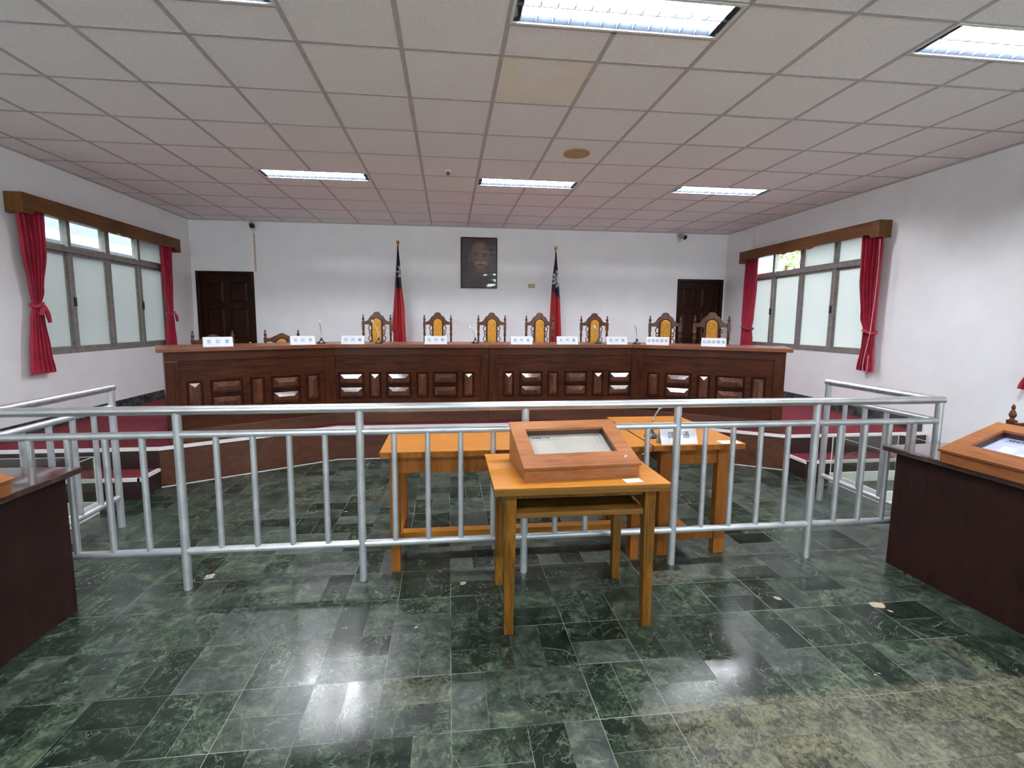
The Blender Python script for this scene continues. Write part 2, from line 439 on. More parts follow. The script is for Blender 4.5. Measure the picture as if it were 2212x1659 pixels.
for n, (a, b) in zip((5,6), RW):
    t = thing('window_%d' % n, '', '', ((a+b)/2, YF, RZ0), kind='structure')
    hw = (b-a)/2; hh = RZ1-RZ0
    fr = MB().box(-hw,-.1,0,hw,-.02,.045); fr.box(-hw,-.1,hh-.045,hw,-.02,hh)
    for x in (-hw+.022,-hw/2,0,hw/2,hw-.022): fr.box(x-.022,-.1,.045,x+.022,-.02,hh-.045)
    fr.build('window_frame', M['alu'], t)
    for x in (-hw,-hw/2,0,hw/2): MB().box(x+.044*(x==-hw)+.022*(x>-hw),-.065,.045,x+hw/2-.022*(x<hw/2)-.044*(x==hw/2),-.06,hh-.045).build('pane', M['glass'], t)

# dais with red carpet
pf = [(-2.60,4.35),(-1.21,5.09),(2.11,5.09),(3.475,4.31)]
poly = [(XL,4.35)] + pf + [(XR,4.31),(XR,YB),(XL,YB)]
pl = thing('platform', '', '', (.45,6,0), kind='structure')
def off(o): return (-.45,-6,0)
def pbuild(mb, name, mat, **k):
    mb.v = [(x-.45, y-6, z) for x, y, z in mb.v]; return mb.build(name, mat, pl, **k)
def inset(pts, d):         # offset an open polyline to its left side by d (mitred)
    out = []
    for k, p in enumerate(pts):
        ns = []
        for a, b in ((k-1,k),(k,k+1)):
            if 0 <= a and b < len(pts):
                t = (Vector(pts[b])-Vector(pts[a])).normalized(); ns.append(Vector((-t.y, t.x)))
        n = sum(ns, Vector((0,0))).normalized(); out.append(Vector(p) + n*(d/max(.2, n.dot(ns[0]))))
    return [(q.x, q.y) for q in out]
front = [(XL,4.35)] + pf + [(XR,4.31)]
ins = inset(front, .025)
ins[0] = (XL, ins[0][1]); ins[-1] = (XR, ins[-1][1])
pbuild(MB().slab(ins+[(XR,YB),(XL,YB)], PZ-.02, PZ), 'carpet', M['carpet'])
pbuild(MB().slab(ins[:]+[(XR,YB),(XL,YB)], 0, PZ-.02), 'core', M['riser'])
mb = MB(); o1 = inset(front, -.008); o1[0] = (XL,o1[0][1]); o1[-1] = (XR,o1[-1][1])
for k in range(len(front)-1): mb.slab([o1[k],o1[k+1],ins[k+1],ins[k]], PZ-.026, PZ+.002)
pbuild(mb, 'nosing', M['white_trim'])
mb = MB()
for k in (1,2,3): mb.slab([front[k],front[k+1],ins[k+1],ins[k]], .006, PZ-.026)
pbuild(mb, 'fascia', M['fascia'])
mb = MB()
for k in (0,4): mb.slab([front[k],front[k+1],ins[k+1],ins[k]], .0, PZ-.026)
pbuild(mb, 'riser', M['riser'])
mb = MB(); o2 = inset(front, -.006)
for k in (1,2,3): mb.slab([o2[k],o2[k+1],front[k+1],front[k]], 0, .006)
pbuild(mb, 'base_strip', M['white_trim'])
def step(name, x0, x1, y0, y1, side):
    st = thing(name, '', '', ((x0+x1)/2,(y0+y1)/2,0), kind='structure')
    ox, oy = (x0+x1)/2, (y0+y1)/2
    def b(mb, n, m): mb.v = [(x-ox,y-oy,z) for x,y,z in mb.v]; return mb.build(n, m, st)
    b(MB().box(x0, y0, 0, x1, y1-.001, .155), 'riser', M['riser'])
    b(MB().box(x0+.02*(side<0), y0+.022, .155, x1-.02*(side>0), y1-.001, .18), 'carpet', M['carpet'])
    mb = MB().box(x0, y0-.006, .155, x1, y0+.022, .182)
    xe = x1-.02 if side > 0 else x0-.006
    mb.box(xe, y0-.006, .155, xe+.026, y1-.001, .182)
    b(mb, 'nosing', M['white_trim'])
step('step_left', XL, -2.60, 4.07, 4.342, 1)
step('step_right', 3.475, XR, 4.03, 4.302, -1)
# skirting along the dais and the lower floor
struct(MB().box(XL, 4.40, PZ, XL+.012, YB, PZ+.125).build('baseboard_left', M['skirt']))
struct(MB().box(XR-.012, 4.36, PZ, XR, YB, PZ+.125).build('baseboard_right', M['skirt']))
struct(MB().box(DL[1]+.01, YB-.012, PZ, DR[0]-.01, YB, PZ+.125).build('baseboard_back', M['skirt']))

# doors
def door(n, d, hand):
    w = d[1]-d[0]
    t = thing('door_%d' % n, '', '', ((d[0]+d[1])/2, YB, PZ), kind='structure')
    H = DZ-PZ; hw = w/2
    fr = MB().box(-hw, -.02, 0, -hw+.05, .12, H); fr.box(hw-.05, -.02, 0, hw, .12, H); fr.box(-hw+.05, -.02, H-.05, hw-.05, .12, H)
    fr.build('door_frame', M['door'], t, bevel=.004)
    MB().box(-hw+.05, .03, 0, hw-.05, .075, H-.05).build('door_leaf', M['door'], t)
    for zs in ((.16,.72),(.84,1.34),(1.44,1.78)):
        for sx in (-1, 1):
            x0, x1 = (sx*.05, sx*(hw-.13)); x0, x1 = min(x0,x1), max(x0,x1)
            mb = MB(); a = .03
            b_ = [(x0,.03,zs[0]),(x1,.03,zs[0]),(x1,.03,zs[1]),(x0,.03,zs[1])]
            t_ = [(x0+a,.012,zs[0]+a),(x1-a,.012,zs[0]+a),(x1-a,.012,zs[1]-a),(x0+a,.012,zs[1]-a)]
            mb.hexa(b_, t_); mb.build('raised_panel', M['door'], t)
    x = hw-.095 if hand > 0 else -hw+.095
    mb = MB().cyl((x,.03,.77),(x,-.015,.77),.011); mb.ball((x,-.03,.77),.027); mb.build('door_knob', M['brass'], t, smooth=True)
door(1, DL, 1); door(2, DR, -1)

# windows
def window(n, side, y0, y1, frost_up=()):
    X = XL if side == 'L' else XR; s = -1 if side == 'L' else 1      # s points outside
    t = thing('window_%d' % n, '', '', (X, (y0+y1)/2, WZ0), kind='structure')
    L = (y1-y0)/2; Hh = WZ1-WZ0; TZ = 2.28-WZ0
    B = lambda mb, xa, ya, za, xb, yb, zb: mb.box(min(s*xa,s*xb), ya, za, max(s*xa,s*xb), yb, zb)
    fr = MB(); B(fr,-.004,-L,0,.09,L,.045); B(fr,0,-L,Hh-.04,.09,L,Hh); B(fr,0,-L,0,.09,-L+.045,Hh); B(fr,0,L-.045,0,.09,L,Hh)
    fr.build('window_frame', M['alu'], t, bevel=.003)
    tr = MB(); B(tr,-.012,-L+.045,TZ-.03,.09,L-.045,TZ+.03); tr.build('transom', M['alu'], t, bevel=.004)
    ys = [-L+.045, -L/2-.015, 0.0, L/2+.015, L-.045]
    mu = []
    for k, y in enumerate(ys[1:-1]):
        wd = .036 if k == 1 else .024
        for za, zb in ((.045, TZ-.03), (TZ+.03, Hh-.04)):
            q = MB(); B(q,.006,y-wd,za,.08,y+wd,zb); q.build('mullion', M['alu'], t, bevel=.003); 
    for k in range(4):
        wl = .0 if k == 0 else (.036 if k == 2 else .024); wr = .0 if k == 3 else (.036 if k == 1 else .024)
        a, b = ys[k]+wl, ys[k+1]-wr
        dx = .03 if k % 2 else .05
        q = MB(); B(q,dx,a,.045,dx+.006,b,TZ-.03); q.build('pane', M['frost'], t)
        q = MB(); B(q,dx,a,TZ+.03,dx+.006,b,Hh-.04); q.build('pane', M['frost'] if k in frost_up else M['glass'], t)
        # sash rails
        q = MB()
        for za, zb in ((.045,.075),(TZ-.06,TZ-.03),(TZ+.03,TZ+.052)): B(q,dx-.012,a,za,dx+.016,b,zb)
        for ya in (a, b-.02): B(q,dx-.012,ya,.075,dx+.016,ya+.02,TZ-.06)
        q.build('sash', M['alu'], t, bevel=.002)
    for k in (1, 3):
        q = MB(); yy = ys[k]; B(q,-.012,yy-.012,.52,.006,yy+.012,.62); q.build('latch', M['black'], t)
    return t
window(1, 'L', 5.15, 7.42, (3,))
window(2, 'R', 5.15, 7.42, (0,1))
window(3, 'R', 1.05, 3.32, (0,1,2,3))
window(4, 'R', -2.9, -.63, (0,1,2,3))  # added out of view to bring in more daylight

# pelmets
def pelmet(side, y0, y1, label):
    X = XL if side == 'L' else XR; s = 1 if side == 'L' else -1
    z0, z1 = 2.523, 2.715; D = .16; L = (y1-y0)/2
    t = thing('pelmet', label, 'pelmet', (X+s*.002, (y0+y1)/2, z0), group='curtain pelmets')
    pts = []; N = 120
    for k in range(N+1):
        y = -L + 2*L*k/N; e = L-abs(y)
        if e < .10: z = 0
        elif e < .15: z = .045*math.sin((e-.10)/.05*PI/2)
        else:
            q = (e-.15)/(L-.15)
            z = .045 - .010*(1-math.cos(q*4*PI))/2
            if q > .72: z -= .022*abs(math.sin((q-.72)/.28*2*PI))*(1 if q < .97 else .5)
        pts.append((y, z))
    poly = pts + [(L, z1-z0), (-L, z1-z0)]
    Mx = Matrix.Rotation(PI/2, 4, 'Z')     # local x -> y ; local y -> -x
    a, b = (-s*(D), -s*(D-.018))
    MB().prism(poly, min(a,b), max(a,b), Mx).build('front_board', M['pelmet'], t)
    for e in (-1, 1):
        MB().box(min(0,s*(D-.018)), min(e*L,e*(L-.018)), 0, max(0,s*(D-.018)), max(e*L,e*(L-.018)), z1-z0).build('end_board', M['pelmet'], t)
    MB().box(min(0,s*(D-.018)), -L+.018, z1-z0-.018, max(0,s*(D-.018)), L-.018, z1-z0).build('top_board', M['pelmet'], t)
pelmet('L', 4.96, 7.56, 'long brown wooden pelmet with scalloped edge above the left window')
pelmet('R', 4.93, 7.50, 'long brown wooden pelmet with scalloped edge above the right window')
pelmet('R', .75, 3.44, 'brown wooden pelmet over the nearer right-hand window past the frame edge')

# curtains
def lerp_keys(keys, z):
    for a, b in zip(keys, keys[1:]):
        if b[0] <= z <= a[0]:
            t = (a[0]-z)/(a[0]-b[0]); t = t*t*(3-2*t)
            return [p+(q-p)*t for p, q in zip(a[1:], b[1:])]
    return keys[-1][1:]
def curtain(side, keys, label, tz, folds=5, tail=None, seed=0):
    X = XL if side == 'L' else XR; s = 1 if side == 'L' else -1
    yc = (keys[0][1]+keys[0][2])/2; zb = keys[-1][0]; zt = keys[0][0]
    t = thing('curtain', label, 'curtain', (X, yc, zb), group='crimson curtains')
    rr = random.Random(seed); ph = rr.random()*6
    nu, nv = 56, 60; vs = []; fs = []
    for j in range(nv+1):
        z = zt + (zb-zt)*j/nv
        y0, y1, am = lerp_keys(keys, z)
        for i in range(nu+1):
            u = i/nu; w = folds*2*PI*u+ph+.35*math.sin(z*2.1+u*3)
            d = .072 + am*(.75*math.sin(w)+.25*math.sin(2.1*w+1+z*1.3))
            y = y0+(y1-y0)*(u+.028*math.sin(w*1.0+2)*(.5-abs(u-.5))*2)
            vs.append((s*d, y-yc, z-zb + .006*math.sin(w)*(j == nv)))
    for j in range(nv):
        for i in range(nu):
            a = j*(nu+1)+i; fs.append((a, a+1, a+nu+2, a+nu+1))
    o = MB().add(vs, fs).build('drape', M['curtain'], t, smooth=True, ang=80)
    so = o.modifiers.new('thick', 'SOLIDIFY'); so.thickness = .004; so.offset = 0
    y0, y1, am = lerp_keys(keys, tz)
    hw = (y1-y0)/2+.012; ym = (y0+y1)/2-yc
    path = [(s*(.072+(am+.022)*math.sin(a)), ym+hw*math.cos(a), tz-zb+.012*math.sin(a*2)+.01*math.cos(a)) for a in [2*PI*k/28 for k in range(28)]]
    mb = MB().tube(path, .015, 8, True)
    if tail:
        for dy, dz in tail: mb.tube([(s*.125, ym+.02, tz-zb), (s*.135, ym+dy*.5, tz-zb+dz*.5), (s*.12, ym+dy, tz-zb+dz)], [.012,.022,.016], 8)
    mb.build('tieback', M['curtain'], t, smooth=True, ang=80)
    return t
curtain('L', [(2.585,4.975,5.285,.024),(2.2,5.0,5.27,.024),(1.80,5.05,5.20,.02),(1.66,5.07,5.165,.013),(1.52,5.03,5.18,.018),(1.2,4.99,5.22,.024),(.965,4.97,5.26,.027)],
        'crimson curtain knotted at mid height on the near side of the left window', 1.655, 5, [(.075,-.17),(-.03,-.10)], 1)
curtain('L', [(2.585,7.215,7.49,.024),(2.1,7.23,7.47,.024),(1.72,7.27,7.44,.018),(1.62,7.295,7.42,.012),(1.48,7.23,7.45,.018),(1.15,7.20,7.47,.024),(.965,7.19,7.48,.026)],
        'crimson curtain knotted low at the far end of the left window', 1.615, 5, [(.07,-.12)], 2)
curtain('R', [(2.585,4.93,5.225,.024),(2.1,4.94,5.21,.024),(1.6,4.945,5.15,.02),(1.43,4.95,5.095,.016),(1.25,4.945,5.10,.02),(.955,4.93,5.135,.026)],
        'crimson curtain tied at mid height on the near side of the right window', 1.425, 5, None, 3)
curtain('R', [(2.585,7.12,7.44,.024),(2.1,7.12,7.45,.024),(1.6,7.15,7.45,.02),(1.44,7.18,7.44,.014),(1.25,7.15,7.44,.02),(.96,7.13,7.45,.026)],
        'crimson curtain gathered at the far end of the right window beside the dark door', 1.435, 5, None, 4)
curtain('R', [(2.585,3.06,3.36,.024),(2.1,3.08,3.36,.024),(1.6,3.16,3.36,.02),(1.43,3.2,3.36,.014),(1.2,3.2,3.44,.022),(.958,3.18,3.53,.026)],
        'crimson curtain hem just showing at the frame edge above the right display case', 1.43, 5, None, 5)
# hanging pull cord on the right curtain
pts = [(4.93,4.905,2.49),(4.935,4.905,2.2),(4.935,4.91,1.8),(4.935,4.935,1.4),(4.935,4.985,1.1),(4.935,4.99,1.0),(4.935,4.975,.955),(4.935,4.945,.95),(4.935,4.93,.99),(4.935,4.925,1.15)]
o = MB().tube(pts, .0045, 8).build('pull_cord', M['cord'], smooth=True); tag(o, 'thin rose pull cord looped down the front of the right window curtain', 'cord')

# ------------------------------------------------------------------ ceiling lights
def make_light():
    t = thing('ceiling_light', 'x', 'ceiling light', (0,0,CZ), group='recessed louvred ceiling lights')
    W, D, Hh = LW/2, LD/2, .075
    fr = MB().box(-W+.004,-D+.004,-.006,W-.004,-D+.022,.004); fr.box(-W+.004,D-.022,-.006,W-.004,D-.004,.004)
    fr.box(-W+.004,-D+.022,-.006,-W+.022,D-.022,.004); fr.box(W-.022,-D+.022,-.006,W-.004,D-.022,.004)
    fr.build('frame', M['white_pl'], t)
    ho = MB(); i = .022
    ho.box(-W+i-.003,-D+i-.003,Hh,W-i+.003,D-i+.003,Hh+.003)
    for sx in (-1,1): ho.box(min(sx*(W-i),sx*(W-i+.003)),-D+i,.004,max(sx*(W-i),sx*(W-i+.003)),D-i,Hh)
    for sy in (-1,1): ho.box(-W+i,min(sy*(D-i),sy*(D-i+.003)),.004,W-i,max(sy*(D-i),sy*(D-i+.003)),Hh)
    ho.build('housing', M['white_pl'], t)
    for sy in (-1,1):
        MB().cyl((-W+.035,sy*.068,.036),(W-.035,sy*.068,.036),.013,n=12).build('tube', M['tube'], t, smooth=True)
    lo = MB()
    n = 12; x0, x1 = -W+.06, W-.06
    bl = MB().prism([(-.002,.002),(.002,.002),(.006,.020),(-.006,.020)], -D+.024, D-.024).build('cross_blade', M['blade'], t)
    for k in range(n+1):
        x = x0+(x1-x0)*k/n
        if k: bl = bl.copy(); COL.objects.link(bl); bl.parent = t
        bl.location.x = x
    Mr = Matrix.Rotation(PI/2, 4, 'Z')
    lo.add([( -W+.024,-.012,.020),(-W+.024,.012,.020),(-W+.024,.003,-.0),(-W+.024,-.003,0),(W-.024,-.012,.020),(W-.024,.012,.020),(W-.024,.003,0),(W-.024,-.003,0)],
           [(0,1,2,3),(7,6,5,4),(0,4,5,1),(1,5,6,2),(2,6,7,3),(3,7,4,0)])
    for sy in (-1,1):
        lo.add([(-W+.024,sy*(D-.024),0),(W-.024,sy*(D-.024),0),(W-.024,sy*(D-.05),.020),(-W+.024,sy*(D-.05),.020),(-W+.024,sy*(D-.024),.020),(W-.024,sy*(D-.024),.020)],
               [(0,1,2,3),(4,3,2,5),(0,4,5,1),(0,3,4),(1,5,2)])
    for sx in (-1,1):
        for ya, yb in ((-D+.05,-.012),(.012,D-.05)):
            lo.prism([(sx*(W-.024),.0),(sx*(W-.06),.020),(sx*(W-.024),.020)], ya, yb)
    lo.build('reflector', M['louvre'], t)
    return t
LL = ['louvred ceiling light in the far row, left of the three near the back wall','louvred ceiling light in the far row, middle one above the portrait wall','louvred ceiling light in the far row, nearest the right window',
      'louvred ceiling light at the top left edge of the view, only a sliver showing','large bright louvred ceiling light nearest overhead, just right of centre','bright louvred ceiling light cut by the top right corner of the view',
      'added louvred ceiling light behind the viewer on the left side','added louvred ceiling light behind the viewer in the middle','added louvred ceiling light behind the viewer on the right side']
l0 = make_light()
for k, (a, b) in enumerate(LAMPS):
    loc = (a+LW/2, b+LD/2, CZ)
    if k == 0: l0.location = loc; l0['label'] = LL[0]
    else: dup(l0, loc, 0, LL[k])

# small ceiling and wall fittings
o = MB().lathe([(.128,0),(.128,.004),(.122,.008),(.001,.008)][::-1], 40).build('ceiling_cover_disc', M['tan_disc'], smooth=True, loc=(1.243,4.545,CZ-.0085)); tag(o, 'round tan cover disc set in a ceiling tile', 'cover plate')
t = thing('sprinkler', 'tiny sprinkler head poking from the ceiling above the portrait', 'sprinkler', (.005,5.23,CZ))
MB().lathe([(.001,-.012),(.03,-.010),(.034,-.002),(.034,-.0003)], 20).build('rose', M['white_pl'], t, smooth=True)
MB().lathe([(.001,-.042),(.022,-.040),(.020,-.034),(.006,-.030),(.008,-.0125)], 14).build('nozzle', M['black'], t, smooth=True)
def cctv(x, z, rz, label):
    t = thing('security_camera', label, 'security camera', (x, YB, z), group='wall security cameras')
    MB().lathe([(.035,0),(.035,.012),(.02,.03),(.012,.032)], 16, M=Matrix.Rotation(PI/2,4,'X')).build('wall_mount', M['white_pl'], t, smooth=True)
    d = Vector((math.sin(rz), -math.cos(rz), -.42)).normalized()
    p0 = Vector((0,-.03,0)); p1 = Vector((0,-.07,.05))
    MB().tube([p0, p0+Vector((0,-.03,.01)), p1], .009, 8).build('arm', M['white_pl'], t, smooth=True)
    c = p1+Vector((0,0,.02))
    MB().cyl(c-d*.03, c+d*.105, .038, .042, 18).build('housing', plainbody, t, smooth=True)
    MB().cyl(c+d*.106, c+d*.113, .041, .036, 18).build('lens_face', M['black'], t, smooth=True)
    return t
plainbody = plain('grey camera housing', (.30,.29,.28), .4)
cctv(-3.17, 2.995, R(25), 'small bullet security camera high on the back wall above the left door')
cctv(4.15, 3.0, R(-25)*-1, 'small bullet security camera high on the back wall left of the right door')
o = MB().box(-.063,-.008,-.036,.063,0,.036).build('wall_plate', M['beige_pl'], bevel=.004, loc=(1.467,YB-.0005,2.15)); tag(o, 'small yellowed blank plate on the back wall right of the portrait', 'wall plate')
o = MB().box(-.012,-.010,0,.012,0,.62).build('cable_cover', M['conduit'], loc=(-3.165,YB-.0005,2.32)); tag(o, 'thin beige cable strip running down from the left security camera to the door', 'cable cover')
o = MB().cyl((0,0,0),(0,0,.385),.006,n=10).build('conduit', M['white_pl'], loc=(XR-.008,7.38,2.735)); tag(o, 'thin white conduit between right pelmet and ceiling', 'conduit')
o = MB().cyl((0,0,0),(0,0,.385),.006,n=10).build('conduit', M['white_pl'], loc=(XL+.008,7.46,2.735)); tag(o, 'thin white conduit between left pelmet and ceiling', 'conduit')
o = MB().box(-.05,-.03,-.055,0,.03,.055).build('junction_box', M['paper'], bevel=.006, loc=(XR-.0005,7.56,2.615)); tag(o, 'small cream box on the wall beyond the far end of the right pelmet', 'junction box')

# ------------------------------------------------------------------ judges' bench
BP = [(-2.565,4.45),(-1.25,5.235),(.455,5.235),(2.16,5.235),(3.49,4.42)]
BT = 1.262
def bench_unit(k, layout, label, fu0, fu1):
    a, b = Vector(BP[k]), Vector(BP[k+1]); L = (b-a).length; ang = math.atan2(b.y-a.y, b.x-a.x)
    t = thing('bench_section', label, 'bench', (a.x, a.y, PZ), ang, group="sections of the long judges' bench")
    Mi = (Matrix.Translation((a.x,a.y,PZ)) @ Matrix.Rotation(ang,4,'Z')).inverted()
    loc = lambda p: (Mi @ Vector((p[0],p[1],PZ))).xy
    dep = .62
    bk = inset(BP, dep); fo = inset(BP, -.045); bt = inset(BP, dep+.03); sl = inset(BP, .05)
    A0, A1, B0, B1 = loc(BP[k]), loc(BP[k+1]), loc(sl[k]), loc(sl[k+1])
    H = BT-.04-PZ; g = .0008
    body = MB()
    q = [A0+Vector((g,0)), A1-Vector((g,0)), B1-Vector((g,0)), B0+Vector((g,0))]
    body.slab(q, 0, H)
    if k == 0: body.box(0, .05, 0, .04, dep, H)
    if k == 3: body.box(L-.04, .05, 0, L, dep, H)
    for u in ((.34*L,.66*L) if k in (0,3) else (.05,L-.05)): body.box(u-.018, .05, 0, u+.018, .30, H)
    body.build('body', M['bench'], t)
    # face frame standing proud of the field
    y0, y1 = -.014, -.0004
    fr = MB(); zt, zb = 1.137-PZ, .492-PZ
    fr.box(.002, y0, zt, L-.002, y1, H-.001); 
    fr.build('top_rail', M['bench'], t, bevel=.003)
    MB().box(.002, y0-.004, 0.002, L-.002, y1, zb).build('bottom_rail', M['fascia'], t, bevel=.003)
    for u0, u1 in ((.002, fu0), (fu1, L-.002)):
        if u1-u0 > .02: MB().box(u0, y0, zb+.0005, u1, y1, zt-.0005).build('stile', M['bench_z'], t, bevel=.003)
    def panel(u0, u1, z0, z1):
        p = thing_part('raised_panel', t); mb = MB()
        w, h = .017, .021
        # moulding: four mitred ridges
        for (ua,za,ub,zb_) in ((u0,z0,u1,z0),(u1,z0,u1,z1),(u1,z1,u0,z1),(u0,z1,u0,z0)):
            ix0 = u0+w if ua == u0 else u1-w; iz0 = z0+w if za == z0 else z1-w
            ix1 = u0+w if ub == u0 else u1-w; iz1 = z0+w if zb_ == z0 else z1-w
            mx0, mz0, mx1, mz1 = (ua+ix0)/2, (za+iz0)/2, (ub+ix1)/2, (zb_+iz1)/2
            mb.add([(ua,-.0004,za),(mx0,-h,mz0),(ix0,-.0004,iz0),(ub,-.0004,zb_),(mx1,-h,mz1),(ix1,-.0004,iz1)],
                   [(0,1,4,3),(1,2,5,4),(0,3,5,2)])
        mo = mb.build('raised_panel', M['moulding'], t, recalc=True)
        c = .0265; a0, a1, c0, c1 = u0+c, u1-c, z0+c, z1-c
        hh = min(a1-a0, c1-c0)/2; rise = .44*hh; e = .012; rb = -.006
        f = MB()
        if a1-a0 < c1-c0: rdg = [((a0+a1)/2, c0+hh), ((a0+a1)/2, c1-hh)]
        else: rdg = [(a0+hh, (c0+c1)/2), (a1-hh, (c0+c1)/2)]
        vs = [(a0,-.0005,c0),(a1,-.0005,c0),(a1,-.0005,c1),(a0,-.0005,c1),(a0,rb,c0),(a1,rb,c0),(a1,rb,c1),(a0,rb,c1),
              (rdg[0][0],rb-rise,rdg[0][1]),(rdg[1][0],rb-rise,rdg[1][1])]
        fs = [(0,1,2,3),(0,4,5,1),(1,5,6,2),(2,6,7,3),(3,7,4,0)]
        if a1-a0 < c1-c0: fs += [(4,8,5),(5,8,9,6),(6,9,7),(7,9,8,4)]
        else: fs += [(4,8,9,5),(5,9,6),(6,9,8,7),(7,8,4)]
        f.add(vs, fs); f.build('pyramid_field', M['panel_field'], mo)
    Z0, Z1 = .662-PZ, .952-PZ
    for kind, u0, u1 in layout:
        if kind == 'N': panel(u0, u1, Z0, Z1)
        else:
            zm = (Z0+Z1)/2; panel(u0, u1, zm+.004, Z1); panel(u0, u1, Z0, zm-.004)
    T0, T1, Q0, Q1 = loc(fo[k]), loc(fo[k+1]), loc(bt[k]), loc(bt[k+1])
    if k == 0: T0 = Vector((-.055,-.045)); Q0 = Vector((-.055,dep+.03))
    if k == 3: T1 = Vector((L+.055,-.045)); Q1 = Vector((L+.055,dep+.03))
    g = Vector((.0007,0))
    MB().slab([T0+g,T1-g,Q1-g,Q0+g], H+.0005, BT-PZ).build('top', M['bench_top'], t, bevel=.004)
    return t
def thing_part(name, t): return None
M['moulding'] = wood('glossy moulding', (.016,.005,.003), (.075,.025,.012), .2, GZ, 3.0, .2, bumpy=.02)
M['panel_field'] = wood('glossy varnished panel', (.032,.010,.006), (.15,.050,.022), .13, GZ, 3.0, .5, bumpy=.02)
lay = {0: [('N',.155,.29),('P',.345,.625),('N',.686,.82),('P',.875,1.163),('N',1.218,1.358)],
       1: [('P',.03,.315),('N',.365,.498),('P',.553,.832),('N',.888,1.024),('P',1.071,1.356),('N',1.408,1.543)],
       2: [('N',.17,.298),('P',.36,.637),('N',.69,.826),('P',.89,1.168),('N',1.228,1.365),('P',1.42,1.698)],
       3: [('N',.185,.322),('P',.378,.665),('N',.725,.858),('P',.910,1.20),('N',1.255,1.395)]}
bench_unit(0, lay[0], 'left angled section of the dark carved bench with two clerk nameplates', .11, 1.415)
bench_unit(1, lay[1], 'left-centre section of the dark carved bench below the left flag', .006, 1.61)
bench_unit(2, lay[2], 'right-centre section of the dark carved bench below the right flag', .112, 1.699)
bench_unit(3, lay[3], 'right angled section of the dark carved bench nearest the right window', .137, 1.456)

